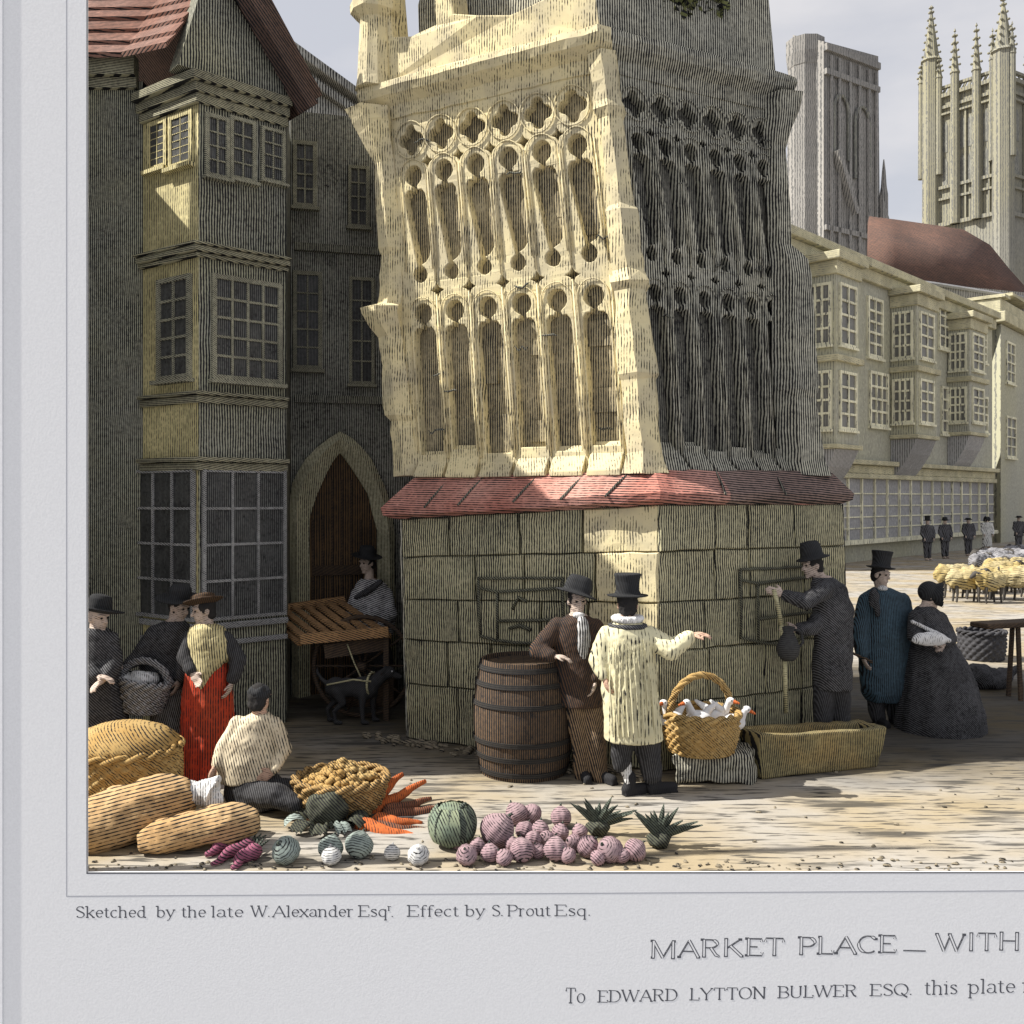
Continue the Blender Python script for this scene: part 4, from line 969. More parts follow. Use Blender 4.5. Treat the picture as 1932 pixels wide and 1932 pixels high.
# --- lettering: an engraver's roman, drawn stroke by stroke
def arc(cx, cy, rx, ry, a0, a1, n=14): return [(cx+rx*math.cos(math.radians(a0+(a1-a0)*k/n)), cy+ry*math.sin(math.radians(a0+(a1-a0)*k/n))) for k in range(n+1)]
XH = .66
GL = {   # width, strokes, serifs (x, y)
 'A': (.80, [[(.06,0),(.40,1)],[(.40,1),(.74,0)],[(.18,.34),(.62,.34)]], [(.06,0),(.74,0)]),
 'B': (.70, [[(.14,0),(.14,1)],[(.14,1)]+arc(.36,.76,.24,.24,90,-90)+[(.14,.52)],[(.14,.52)]+arc(.38,.26,.28,.26,90,-90)+[(.14,0)]], [(.08,0),(.08,1)]),
 'C': (.74, [arc(.40,.5,.34,.5,48,312,20)], [(.66,.84)]),
 'D': (.80, [[(.14,0),(.14,1)],[(.14,1)]+arc(.34,.5,.38,.5,90,-90,18)+[(.14,0)]], [(.08,0),(.08,1)]),
 'E': (.68, [[(.14,0),(.14,1)],[(.14,1),(.60,1),(.60,.82)],[(.14,.52),(.46,.52)],[(.14,0),(.62,0),(.62,.2)]], [(.08,0),(.08,1)]),
 'H': (.86, [[(.15,0),(.15,1)],[(.71,0),(.71,1)],[(.15,.52),(.71,.52)]], [(.15,0),(.15,1),(.71,0),(.71,1)]),
 'I': (.36, [[(.18,0),(.18,1)]], [(.18,0),(.18,1)]),
 'K': (.80, [[(.14,0),(.14,1)],[(.14,.42),(.64,1)],[(.30,.6),(.70,0)]], [(.14,0),(.14,1),(.64,1),(.70,0)]),
 'L': (.64, [[(.14,0),(.14,1)],[(.14,0),(.58,0),(.58,.22)]], [(.12,1),(.08,0)]),
 'M': (1.0, [[(.14,0),(.14,1)],[(.14,1),(.48,0)],[(.48,0),(.82,1)],[(.84,0),(.84,1)]], [(.12,0),(.10,1),(.86,1),(.84,0)]),
 'N': (.86, [[(.15,0),(.15,1)],[(.13,1),(.72,0)],[(.72,0),(.72,1)]], [(.15,0),(.08,1),(.72,1)]),
 'O': (.82, [arc(.41,.5,.35,.5,0,360,26)], []),
 'P': (.68, [[(.14,0),(.14,1)],[(.14,1)]+arc(.36,.73,.26,.27,90,-90)+[(.14,.46)]], [(.14,0),(.08,1)]),
 'Q': (.82, [arc(.41,.5,.35,.5,0,360,26),[(.42,.22),(.56,.0),(.74,-.16)]], []),
 'R': (.78, [[(.14,0),(.14,1)],[(.14,1)]+arc(.36,.76,.25,.24,90,-90)+[(.14,.52)],[(.38,.52),(.56,.1),(.70,0)]], [(.14,0),(.08,1)]),
 'S': (.58, [[(.50,.82)]+arc(.29,.76,.20,.24,40,180)+[(.10,.70)]+arc(.29,.25,.23,.25,70,-150)], []),
 'T': (.76, [[(.38,0),(.38,1)],[(.06,.78),(.08,1),(.68,1),(.70,.78)]], [(.38,0)]),
 'U': (.82, [[(.14,1),(.14,.3)]+arc(.40,.28,.26,.28,180,360)+[(.66,1)]], [(.14,1),(.66,1)]),
 'W': (1.12, [[(.06,1),(.32,0)],[(.32,0),(.56,1)],[(.52,1),(.78,0)],[(.78,0),(1.04,1)]], [(.06,1),(.52,1),(1.04,1)]),
 'X': (.8, [[(.08,1),(.70,0)],[(.08,0),(.70,1)]], [(.08,0),(.08,1),(.7,0),(.7,1)]),
 'Y': (.78, [[(.06,1),(.38,.46)],[(.38,.46),(.70,1)],[(.38,0),(.38,.46)]], [(.06,1),(.70,1),(.38,0)]),
 'a': (.50, [[(.08,.52)]+arc(.24,.48,.16,.18,140,0)+[(.40,.1),(.48,.02)],arc(.22,.18,.16,.17,75,360)], []),
 'b': (.56, [[(.12,0),(.12,1.02)],arc(.28,.32,.20,.33,160,-160,18)], [(.07,1.0)]),
 'c': (.48, [arc(.28,.33,.20,.33,50,310,18)], []),
 'd': (.58, [[(.44,0),(.44,1.02)],arc(.28,.32,.20,.33,20,340,18)], [(.39,1.0),(.50,0)]),
 'e': (.50, [[(.09,.36),(.44,.36)]+arc(.27,.34,.18,.32,8,320,20)], []),
 'f': (.36, [[(.16,0),(.16,.8)]+arc(.28,.82,.12,.18,180,40,8),[(.04,XH),(.32,XH)]], [(.16,0)]),
 'h': (.60, [[(.13,0),(.13,1.02)],[(.13,.48)]+arc(.30,.46,.16,.2,150,0)+[(.46,0)]], [(.13,0),(.08,1.0),(.46,0)]),
 'i': (.28, [[(.14,0),(.14,XH)],[(.13,.86),(.15,.93)]], [(.14,0),(.09,XH)]),
 'k': (.58, [[(.13,0),(.13,1.02)],[(.13,.26),(.46,XH)],[(.24,.38),(.50,0)]], [(.13,0),(.08,1.0),(.46,XH),(.5,0)]),
 'l': (.28, [[(.14,0),(.14,1.02)]], [(.14,0),(.09,1.0)]),
 'n': (.60, [[(.13,0),(.13,XH)],[(.13,.48)]+arc(.30,.46,.16,.2,150,0)+[(.46,0)]], [(.13,0),(.08,XH),(.46,0)]),
 'o': (.54, [arc(.27,.33,.20,.33,0,360,20)], []),
 'p': (.58, [[(.13,-.32),(.13,XH)],arc(.29,.32,.20,.33,160,-160,18)], [(.13,-.32),(.08,XH)]),
 'q': (.58, [[(.44,-.32),(.44,XH)],arc(.28,.32,.20,.33,20,340,18)], [(.44,-.32)]),
 'r': (.44, [[(.13,0),(.13,XH)],[(.13,.46)]+arc(.28,.48,.13,.18,150,50,6)], [(.13,0),(.08,XH)]),
 's': (.42, [[(.35,.54)]+arc(.21,.50,.14,.16,40,180,8)+arc(.21,.17,.15,.17,70,-150,10)], []),
 't': (.36, [[(.16,.86),(.16,.14)]+arc(.26,.14,.10,.14,180,320,6),[(.04,XH),(.30,XH)]], []),
 'u': (.60, [[(.12,XH),(.12,.2)]+arc(.28,.2,.16,.2,180,330,8),[(.46,0),(.46,XH)]], [(.07,XH),(.41,XH),(.50,0)]),
 'x': (.54, [[(.06,XH),(.46,0)],[(.06,0),(.46,XH)]], [(.06,0),(.06,XH),(.46,0),(.46,XH)]),
 'y': (.56, [[(.08,XH),(.28,.02)],[(.48,XH),(.28,.02),(.18,-.26),(.08,-.30)]], [(.08,XH),(.48,XH)]),
 '.': (.26, [[(.09,.0),(.09,.09)]], []), '-': (.8, [[(.0,.06),(.74,.06)]], []), ' ': (.34, [], []),
}
def ribbon(mb, pts, wfun, X0, Y0, size, ang, layer, sx=1.):
    pts = [V((p[0]*sx, p[1])) for p in pts]; n = len(pts)
    ls, rs = [], []
    for i in range(n):
        t = (pts[min(i+1, n-1)]-pts[max(i-1, 0)]).normalized(); nn = V((-t.y, t.x)); w = wfun(t)/2
        ls.append(pts[i]+nn*w); rs.append(pts[i]-nn*w)
    def pl2(p):
        x = X0+(p.x*math.cos(ang)+p.y*math.sin(ang))*size; y = Y0-(p.y*math.cos(ang)-p.x*math.sin(ang))*size
        return S_(x, y, layer)
    L2 = [pl2(p) for p in ls]; R2 = [pl2(p) for p in rs]; d = V((0, .0004, 0))
    rg = [[a, b, b+d, a+d] for a, b in zip(L2, R2)]; mb.rings(rg)
lay = [0]
def word(mb, text, x0, x1, yb, size, ang=-.0, thick=.115, thin=.042, serif=.13, inner=None, heights=None):
    tot = sum(GL[c][0] for c in text)
    sx = (x1-x0)/size/tot
    x = x0
    for ch in text:
        wd, st, sf = GL[ch]
        yy = yb+(x-x0)*math.sin(-ang)*-1
        yy = yb - (x-x0)*math.tan(ang)
        for pts in st:
            lay[0] = (lay[0]+1) % 9; ly = .0005+lay[0]*.00004
            def wf_(t): 
                if t.x*t.y < 0 and abs(t.y) > .4 and abs(t.x) > .25: return thick
                if t.x*t.y > 0 and abs(t.y) > .4 and abs(t.x) > .25: return thin*1.3
                return thin+(thick-thin)*abs(t.y)**1.5
            if len(pts) < 2: continue
            ribbon(mb, pts, wf_, x, yy, size, ang, ly, sx)
            if inner is not None: ribbon(inner, pts, lambda t: max(wf_(t)-.115, .0) , x, yy, size, ang, .0011+lay[0]*.00004, sx)
        for (a, b) in sf:
            lay[0] = (lay[0]+1) % 9
            ribbon(mb, [(a-serif/sx*.9, b), (a+serif/sx*.9, b)], lambda t: thin*1.7, x, yy, size, ang, .0009+lay[0]*.00003, sx)
        x += wd*size*sx
l1 = MB(); sz = 20.5
for t, a, b in (('Sketched',142,276),('by',294,331),('the',341,389),('late',397,460),('W.',473,512),('Alexander',513.5,668),('Esq',675,732),('Effect',767,866),('by',876.5,916),('S.',927,952),('Prout',956,1039),('Esq.',1045.5,1118)):
    l1 = MB(); word(l1, t, a, b, 1731-(a-142)*.0035, sz, .0035, thick=.13, thin=.06); l1.build('caption_word', M['ink_grey'], sheet)
l1 = MB(); word(l1, 'r', 731, 739, 1718, 12, .0, thick=.16, thin=.08); word(l1, '.', 738, 744, 1730, sz, .0)
l1.build('caption_word', M['ink_grey'], sheet)
l2 = MB(); l2i = MB(); an = .0235
for t, a, b in (('MARKET',1225,1481),('PLACE',1504,1692),('-',1704,1750),('WITH',1764,1926)):
    l2 = MB(); l2i = MB(); word(l2, t, a, b, 1806.5-(a-1225)*an, 31.5, an, thick=.21, thin=.085, serif=.13, inner=l2i)
    o_w = l2.build('title_word', M['ink_grey'], sheet); l2i.build('inline', M['paper'], o_w)
l3 = MB()
word(l3, 'T', 1066, 1087, 1892, 28, an, thick=.10, thin=.045); word(l3, 'o', 1087, 1105, 1891.5, 26, an, thick=.10, thin=.045); l3.build('dedication_word', M['ink_grey'], sheet)
for t, a, b in (('EDWARD',1127,1279),('LYTTON',1300.5,1446),('BULWER',1466.5,1618),('ESQ.',1640,1724)):
    l3 = MB(); word(l3, t, a, b, 1892-(a-1066)*an, 21.5, an, thick=.14, thin=.055); l3.build('dedication_word', M['ink_grey'], sheet)
for t, a, b in (('this',1742.5,1807),('plate',1825,1916),('i',1927,1940)):
    l3 = MB(); word(l3, t, a, b, 1892-(a-1066)*an, 26, an, thick=.11, thin=.05); l3.build('dedication_word', M['ink_grey'], sheet)
# ------------------------------------------------------------------ people
def head_basis(f, tilt=0.):
    f = V(f).normalized(); up = V((0,0,1))
    s = f.cross(up).normalized(); u = s.cross(f).normalized()
    return Matrix((s, f, u)).transposed()
def hand_prims(mb, wr, d, n, s=1., curl=.6):
    d = V(d).normalized(); n = V(n); n = (n-d*n.dot(d)).normalized(); sd = d.cross(n)
    R = Matrix((sd, d, n)).transposed()
    mb.ell(V(wr)+d*.052*s, (.042*s, .058*s, .02*s), R, 12, 8)
    for k, (o, L, c) in enumerate(((-.031, .062, .1), (-.0105, .074, 0), (.0105, .07, .0), (.031, .055, .15))):
        b = V(wr)+d*.098*s+sd*o*s; c1 = curl*.6+c; c2 = curl*1.3+c
        m = b+(d*math.cos(c1)+n*math.sin(c1)+sd*o*1.5)*L*.5*s; e = m+(d*math.cos(c2)+n*math.sin(c2))*L*.5*s
        mb.cap(b-d*.02*s, m, .0105*s, .0095*s, 8); mb.cap(m, e, .0095*s, .008*s, 8)
    b = V(wr)+d*.03*s-sd*.032*s; m = b+(d*.7-sd*.7+n*.25).normalized()*.042*s; e = m+(d*.9-sd*.2+n*.35).normalized()*.03*s
    mb.cap(b, m, .0135*s, .0115*s, 8); mb.cap(m, e, .0115*s, .009*s, 8)
def pj(p, Y): return V(p) if isinstance(p, V) else W(p[0], p[1], Y+(p[2] if len(p) > 2 else 0))
def person(label, Y, foot, head, f, rows, arms, legs, skin='skin', group=None, hs=1., voxel=.0105):
    """head: (px, py, dd) centre; rows: torso sections; arms: (shoulder, elbow, wrist, hand direction, palm normal); legs: (hip, knee, ankle)"""
    root = thing('person', (W(foot, HY, Y).x, Y, 0), label, 'person', group)
    sc = Y/F; mb = MB(); hc = pj(head, Y); R = head_basis(f)
    mb.ell(hc+R@V((0,-.012,.02))*hs, (.078*hs, .094*hs, .098*hs), R)
    mb.ell(hc+R@V((0,.02,-.045))*hs, (.06*hs, .07*hs, .075*hs), R)
    mb.cap(hc+R@V((0,.085,.015))*hs, hc+R@V((0,.108,-.022))*hs, .011*hs, .017*hs, 8)
    mb.cap(hc+R@V((-.022,.084,-.065))*hs, hc+R@V((.022,.084,-.065))*hs, .009*hs, .009*hs, 8)
    mb.ell(hc+R@V((0,.07,-.105))*hs, (.026*hs, .022*hs, .02*hs), R, 10, 6)
    mb.cap(hc+R@V((-.045,.078,.035))*hs, hc+R@V((.045,.078,.035))*hs, .013*hs, .013*hs, 8)
    for s in (-1, 1): mb.ell(hc+R@V((s*.08,-.01,-.01))*hs, (.012*hs, .022*hs, .034*hs), R, 8, 6)
    top = V(rows[0][0]) if isinstance(rows[0][0], V) else pj((rows[0][0], rows[0][1], rows[0][4] if len(rows[0]) > 4 else 0), Y)
    mb.cap(top+V((0,0,-.06)), hc+R@V((0,-.03,-.06))*hs, .062, .055, 12)
    rr = []
    for r in rows:
        c = pj((r[0], r[1], r[4] if len(r) > 4 else 0), Y); rr.append((c, r[2]*sc*.8, r[3]*.8))
    mb.loft(rr, 18)
    for a in arms:
        s_, e_, w_ = pj(a[0], Y), pj(a[1], Y), pj(a[2], Y)
        mb.cap(s_, e_, .052, .042); mb.cap(e_, w_, .042, .028); hand_prims(mb, w_, a[3], a[4], 1.05)
    for l in legs:
        h, k, an = pj(l[0], Y), pj(l[1], Y), pj(l[2], Y)
        mb.cap(h, k, .078, .055); mb.cap(k, an, .055, .038); t = V(l[3]).normalized()
        mb.cap(an+V((0,0,-.03)), an+t*.15+V((0,0,-.045)), .036, .028)
    mb.build('body', M[skin], root, voxel=voxel, sm=2)
    for s in (-1, 1):
        e = MB(); e.ell(hc+R@V((s*.033,.083,.012))*hs, (.013*hs, .009*hs, .009*hs), R, 8, 6); e.build('eye', M['eye'], root, smooth=True)
    root['_h'] = 0; del root['_h']
    return root, hc, R
def garment(root, name, mat, Y, rows=None, sleeves=(), pleat=0, amp=0., voxel=.013, sm=2, axis=0., extra=None):
    mb = MB(); sc = Y/F
    if rows:
        rr = []
        for i, r in enumerate(rows):
            c = pj((r[0], r[1], r[4] if len(r) > 4 else 0), Y); rr.append((c, r[2]*sc, r[3], amp*i/(len(rows)-1)))
        mb.loft(rr, 72 if pleat else 30, axis, pleat, 0.)
    for sl in sleeves:
        ps = [pj(p, Y) for p in sl[0]]
        for (a, b), (ra, rb) in zip(zip(ps[:-1], ps[1:]), zip(sl[1][:-1], sl[1][1:])): mb.cap(a, b, ra, rb, 14)
    if extra: extra(mb)
    return mb.build(name, M[mat], root, voxel=voxel, sm=sm, rough=.011, rsc=9.)
def hat(root, hc, R, kind, mat, hs=1., tilt=(0., 0.)):
    T = R @ Matrix.Rotation(tilt[0], 3, 'X') @ Matrix.Rotation(tilt[1], 3, 'Y'); mb = MB(); b = hc+R@V((0,-.01,.065))*hs
    if kind == 'top':
        mb.lathe(b, [(.10,-.012),(.16,.0),(.165,.012),(.108,.014),(.10,.05),(.104,.13),(.118,.185),(.116,.195),(.02,.198)], 28, T, lambda a, z: 1+.10*math.cos(2*a)*(z < .02 and z > -.01))
    elif kind == 'wide':
        mb.lathe(b, [(.10,-.014),(.20,.01),(.21,.022),(.112,.012),(.105,.06),(.10,.11),(.08,.14),(.02,.152)], 28, T, lambda a, z: 1+.13*math.cos(2*a+.6)*(z < .03 and z > -.013))
    elif kind == 'slouch':
        mb.lathe(b, [(.10,-.014),(.17,-.02),(.18,-.008),(.115,.012),(.115,.06),(.105,.12),(.085,.155),(.02,.165)], 28, T, lambda a, z: 1+.1*math.cos(2*a+.3)+.06*math.cos(3*a))
    elif kind == 'bonnet':
        mb.ell(b+R@V((0,-.03,-.03)), (.11, .12, .12), T); mb.lathe(b+T@V((0,.07,-.03)), [(.11,-.05),(.14,.04),(.15,.06),(.10,.0)], 20, T @ Matrix.Rotation(-PI/2+.25, 3, 'X'))
    elif kind == 'flat':
        mb.lathe(b, [(.10,-.012),(.19,.02),(.20,.03),(.12,.03),(.115,.07),(.09,.085),(.02,.088)], 24, T, lambda a, z: 1+.08*math.cos(2*a))
    return mb.build('hat', M[mat], root, smooth=False, voxel=.009, sm=1)
def hair(root, hc, R, mat='hair', full=False):
    mb = MB(); mb.ell(hc+R@V((0,-.022,.028)), (.087, .094, .102), R)
    if full: mb.ell(hc+R@V((0,-.05,-.03)), (.08, .06, .075), R)
    o = mb.build('hair', M[mat], root, voxel=.012, rough=.012, rsc=25.)
    return o
def shoe(root, an, t, mat='leather'):
    t = V(t).normalized(); mb = MB(); a = V((an.x, an.y, 0))
    mb.cap(a+V((0,0,.052))-t*.03, a+V((0,0,.045))+t*.17, .05, .043); mb.cap(a+V((0,0,.06)), a+V((0,0,.16)), .052, .056)
    mb.box(a+V((0,0,.008))+t*.07, (.27, .085, .016), Matrix.Rotation(math.atan2(t.y, t.x), 3, 'Z'))
    return mb.build('shoe', M[mat], root, voxel=.011, sm=1)
def gz(px, Y, z, dd=0.): p = W(px, HY, Y+dd); return V((p.x, Y+dd, z))

# man in a smock and top hat, seen from behind, pointing
Y = 8.23
rows = [(1184,1170,22,.10),(1184,1183,42,.12),(1185,1215,42,.13),(1186,1290,40,.13),(1190,1350,40,.13)]
la, ra_ = gz(1188, Y, .09), gz(1236, Y, .09, .05)
r, hc, R = person('man in a cream pleated smock and black top hat, back turned, arm out pointing', Y, 1200, (1184,1140), (.1,1,0), rows,
    [((1146,1196),(1130,1246,-.02),(1140,1276,-.1),(.25,-.2,-1),(1,.3,0)), ((1226,1196),(1266,1226,-.08),(1305,1198,-.12),(1,-.1,.08),(0,.2,-1))],
    [((1174,1340),(1174,1420,.02),la,(.75,.5,0)), ((1212,1340),(1222,1420,.05),ra_,(.9,.3,0))])
garment(r, 'smock', 'smock', Y, [(1184,1172,20,.10),(1184,1182,40,.13),(1185,1200,49,.155),(1186,1245,51,.165),(1188,1300,53,.185),(1193,1355,54,.20),(1196,1396,54,.205)],
    [([(1146,1198),(1130,1246,-.02),(1138,1272,-.09)], [.085,.09,.06]), ([(1226,1198),(1266,1226,-.08),(1300,1202,-.12)], [.085,.095,.06])], pleat=15, amp=.0, voxel=.011)
pl_m = MB()            # gathered folds stand out as ridges down the back
for k in range(9):
    x = 1150+k*10; pl_m.tube([W(1156+k*7.2,1205,Y-.145-.02*math.sin(k/8*PI)), W(x,1290,Y-.155-.045*math.sin(k/8*PI)), W(x+7,1392,Y-.16-.05*math.sin(k/8*PI))], [.006,.010,.011], 6)
pl_m.build('fold', M['smock'], r, voxel=.009, sm=1)
c = MB(); c.lathe(W(1184,1168,Y), [(.085,-.03),(.125,-.02),(.14,.015),(.12,.035),(.08,.03)], 60, None, lambda a, z: 1+.05*math.sin(15*a)); c.build('ruffled_collar', M['white_linen'], r, smooth=True)
c = MB(); c.tube([W(1184,1181,Y)+V((.15*math.cos(a), .12*math.sin(a), 0)) for a in [2*PI*k/20 for k in range(20)]], .024, 8, closed=True); c.build('neckband', M['black_cloth'], r, smooth=True)
garment(r, 'breeches', 'dark_trousers', Y, None, [([(1174,1340),(1174,1395),(1172,1440)], [.12,.105,.08]), ([(1213,1340),(1220,1400,.03),(1230,1462,.05)], [.13,.12,.09])])
garment(r, 'stocking', 'white_linen', Y, None, [([(1176,1430),(1187,1476)], [.058,.05])])
hat(r, hc, R, 'top', 'black_hat', 1.12); hair(r, hc, R, full=True); shoe(r, la, (.75,.4,0)); shoe(r, ra_, (.9,.25,0))

# man leaning on the barrel
Y = 8.72
rows = [(1090,1158,20,.09),(1088,1172,38,.12),(1086,1210,40,.13),(1090,1260,36,.12),(1098,1310,36,.13)]
la, ra_ = gz(1102, Y, .09), gz(1132, Y, .09, -.06)
r, hc, R = person('man in brown coat and slouch hat, leaning his elbow on the barrel', Y, 1110, (1089,1134), (.25,-1,-.12), rows,
    [((1052,1180),(1014,1228,-.1),(1046,1238,-.22),(1,-.2,-.1),(0,0,-1)), ((1122,1182),(1134,1236,-.04),(1124,1284,-.12),(-.3,-.1,-1),(-1,0,0))],
    [((1086,1310),(1096,1396,-.02),la,(.1,-1,0)), ((1116,1310),(1124,1396,-.05),ra_,(.5,-.8,0))], skin='skin_pale')
garment(r, 'coat', 'brown_coat', Y, [(1090,1160,20,.09),(1088,1172,40,.13),(1086,1205,44,.155),(1090,1250,42,.15),(1095,1290,42,.17),(1098,1330,42,.18)],
    [([(1052,1182),(1014,1228,-.1),(1040,1237,-.2)], [.088,.085,.062]), ([(1122,1184),(1134,1236,-.04),(1125,1278,-.11)], [.085,.078,.06])])
garment(r, 'waistcoat', 'waistcoat', Y, None, extra=lambda mb: mb.ell(W(1100,1205,Y-.13), (.07,.045,.2)))
garment(r, 'neckcloth', 'white_linen', Y, None, extra=lambda mb: (mb.ell(W(1092,1161,Y-.085), (.065,.04,.03)), mb.ell(W(1096,1172,Y-.12), (.03,.03,.035))))
garment(r, 'trousers', 'striped_trousers', Y, None, [([(1086,1305),(1096,1396,-.02),(1103,1468)], [.12,.095,.085]), ([(1116,1305),(1124,1396,-.05),(1131,1470,-.06)], [.12,.095,.085])])
hat(r, hc, R, 'slouch', 'black_hat', 1.15, (.12, -.3)); hair(r, hc, R, full=True); shoe(r, la, (.1,-1,0)); shoe(r, ra_, (.6,-.8,0))

# man drawing water at the right face of the cross
Y = 9.38
rows = [(1552,1086,18,.09),(1562,1104,30,.14),(1570,1150,34,.14),(1570,1210,32,.13),(1570,1275,32,.13)]
la, ra_ = gz(1556, Y, .09), gz(1590, Y, .09, .05)
r, hc, R = person('stooping man in black holding a jug against the wall of the cross', Y, 1570, (1532,1066), (-1,-.25,-.2), rows,
    [((1556,1112,-.14),(1520,1136,-.24),(1478,1122,-.2),(-1,.1,.35),(0,1,-.2)), ((1572,1124,.12),(1534,1184,-.1),(1504,1186,-.2),(-1,.1,-.1),(0,1,-.4))],
    [((1558,1270),(1552,1350,-.03),la,(-1,-.2,0)), ((1582,1270),(1586,1350,.04),ra_,(-1,.1,0))], skin='skin_pale')
garment(r, 'coat', 'black_cloth', Y, [(1552,1088,18,.09),(1562,1104,32,.15),(1572,1150,38,.17),(1572,1210,36,.16),(1570,1260,38,.18),(1572,1300,36,.17)],
    [([(1556,1112,-.14),(1520,1136,-.24),(1484,1124,-.2)], [.09,.08,.06]), ([(1572,1124,.12),(1534,1184,-.1),(1510,1186,-.19)], [.09,.08,.06])])
garment(r, 'trousers', 'dark_trousers', Y, None, [([(1558,1270),(1552,1350,-.03),(1556,1415)], [.12,.095,.08]), ([(1582,1270),(1586,1350,.04),(1590,1415,.05)], [.12,.095,.08])])
hat(r, hc, R, 'slouch', 'black_hat', 1.15, (.0, .1)); hair(r, hc, R, full=True); shoe(r, la, (-1,-.2,0)); shoe(r, ra_, (-1,.1,0))
jg = MB(); p = W(1487,1212,Y-.26); jg.lathe(p, [(.06,-.17),(.10,-.12),(.11,-.04),(.075,.05),(.05,.10),(.065,.15),(.05,.15)], 18)
jg.tube([p+V((.06,0,.12)), p+V((.13,0,.1)), p+V((.14,0,.0)), p+V((.09,0,-.06))], .014, 8)
tag(jg.build('jug', M['jug'], None, smooth=True), 'dark handled jug hanging from the lower hand of the stooping man', 'jug')
pp = MB(); pp.tube([W(1460,1112,Y-.24), W(1468,1145,Y-.25), W(1474,1178,Y-.25)], [.022,.02,.024], 8); pp.tube([W(1480,1230,Y-.25), W(1483,1345,Y-.18)], .02, 8)
pp.tube([W(1474,1178,Y-.25), W(1480,1230,Y-.25)], .02, 8)
tag(pp.build('water_pipe', M['pole'], None, smooth=True), 'pale upright water pipe gripped by the stooping man in black', 'pipe')

# man in the long blue coat
Y = 10.8
rows = [(1664,1108,16,.09),(1666,1122,32,.13),(1668,1180,36,.14),(1668,1250,34,.14),(1668,1310,32,.14)]
la, ra_ = gz(1656, Y, .09), gz(1688, Y, .09, .05)
r, hc, R = person('man in a long dark blue coat and black top hat, standing right of the cross', Y, 1670, (1662,1084), (.6,-.8,-.15), rows,
    [((1634,1132),(1622,1192,-.08),(1628,1238,-.16),(.2,-.4,-1),(1,0,0)), ((1702,1132),(1714,1196,-.02),(1702,1246,-.1),(-.2,-.3,-1),(-1,0,0))],
    [((1656,1300),(1654,1335,0),la,(.2,-1,0)), ((1682,1300),(1686,1335,.03),ra_,(.5,-1,0))], skin='skin_pale')
garment(r, 'coat', 'blue_coat', Y, [(1664,1108,16,.10),(1666,1120,36,.16),(1668,1150,44,.19),(1669,1210,47,.21),(1669,1265,48,.22),(1669,1305,44,.21),(1670,1322,34,.18)],
    [([(1634,1134),(1622,1192,-.08),(1627,1232,-.15)], [.095,.09,.075]), ([(1702,1134),(1714,1196,-.02),(1704,1240,-.09)], [.095,.09,.075])])
garment(r, 'lapel', 'black_cloth', Y, None, extra=lambda mb: (mb.ell(W(1648,1128,Y-.2), (.06,.03,.11)), mb.ell(W(1656,1150,Y-.22), (.035,.03,.09))))
garment(r, 'neckcloth', 'white_linen', Y, None, extra=lambda mb: mb.ell(W(1666,1110,Y-.09), (.06,.04,.035)))
garment(r, 'trousers', 'dark_trousers', Y, None, [([(1656,1290),(1654,1330),(1657,1356)], [.12,.10,.08]), ([(1684,1290),(1687,1330,.03),(1690,1354,.05)], [.12,.10,.08])])
hat(r, hc, R, 'top', 'black_hat', 1.15, (.12, -.12)); hair(r, hc, R, full=True); shoe(r, la, (.2,-1,0)); shoe(r, ra_, (.5,-1,0))
stk = MB(); stk.tube([W(1598,1226,Y-.2), W(1612,1234,Y-.2), W(1632,1242,Y-.2), W(1646,1250,Y-.22)], [.018,.014,.014,.016], 8)
tag(stk.build('walking_stick', M['wood_dark'], None, smooth=True), 'short dark stick held by the man in the blue coat', 'stick')

# seated woman in black
Y = 10.6
rows = [(1746,1142,14,.08),(1748,1156,26,.11),(1756,1190,28,.12),(1762,1225,32,.14),(1766,1250,40,.2)]
r, hc, R = person('woman in black dress and bonnet seated on the ground, white apron on her lap', Y, 1768, (1758,1124), (1,-.35,-.3), rows,
    [((1728,1164,-.1),(1726,1200,-.2),(1752,1212,-.32),(1,-.1,-.1),(0,.3,-1)), ((1772,1166,.1),(1792,1204,-.05),(1780,1214,-.25),(-.6,-.6,-.2),(0,0,-1))], [], skin='skin_pale')
garment(r, 'dress', 'black_cloth', Y, [(1746,1144,14,.09),(1748,1156,29,.13),(1756,1190,35,.16),(1762,1215,40,.2),(1768,1250,54,.30),(1772,1300,68,.40),(1772,1345,78,.46),(1772,1378,80,.48)],
    [([(1728,1164,-.1),(1726,1200,-.2),(1748,1211,-.31)], [.085,.08,.06]), ([(1772,1166,.1),(1792,1204,-.05),(1783,1213,-.24)], [.085,.08,.06])], pleat=11, amp=.03)
garment(r, 'apron', 'white_linen', Y, None, extra=lambda mb: (mb.ell(W(1755,1206,Y-.34), (.20,.07,.08)), mb.cap(W(1722,1172,Y-.22), W(1790,1208,Y-.3), .022, .03)))
hat(r, hc, R, 'bonnet', 'black_hat')

# woman in a red skirt and yellow shawl
Y = 8.72
rows = [(388,1176,16,.08),(390,1188,30,.11),(392,1220,30,.11),(393,1255,30,.12),(393,1300,34,.13)]
la, ra_ = gz(372, Y, .09), gz(404, Y, .09)
r, hc, R = person('woman in a red skirt, yellow shawl and brown hat', Y, 393, (384,1152), (-.8,-.5,-.15), rows,
    [((424,1200),(448,1246,-.04),(438,1286,-.1),(-.3,-.2,-1),(-1,0,0)), ((360,1200),(350,1242,-.1),(362,1270,-.2),(.6,-.3,-.6),(0,-1,0))],
    [((378,1300),(374,1380),la,(-.6,-.8,0)), ((406,1300),(404,1380),ra_,(-.5,-.8,0))], skin='skin_pale')
garment(r, 'skirt', 'red_skirt', Y, [(393,1236,30,.13),(392,1265,42,.17),(392,1320,47,.21),(391,1390,49,.24),(388,1464,50,.27)], pleat=13, amp=.05)
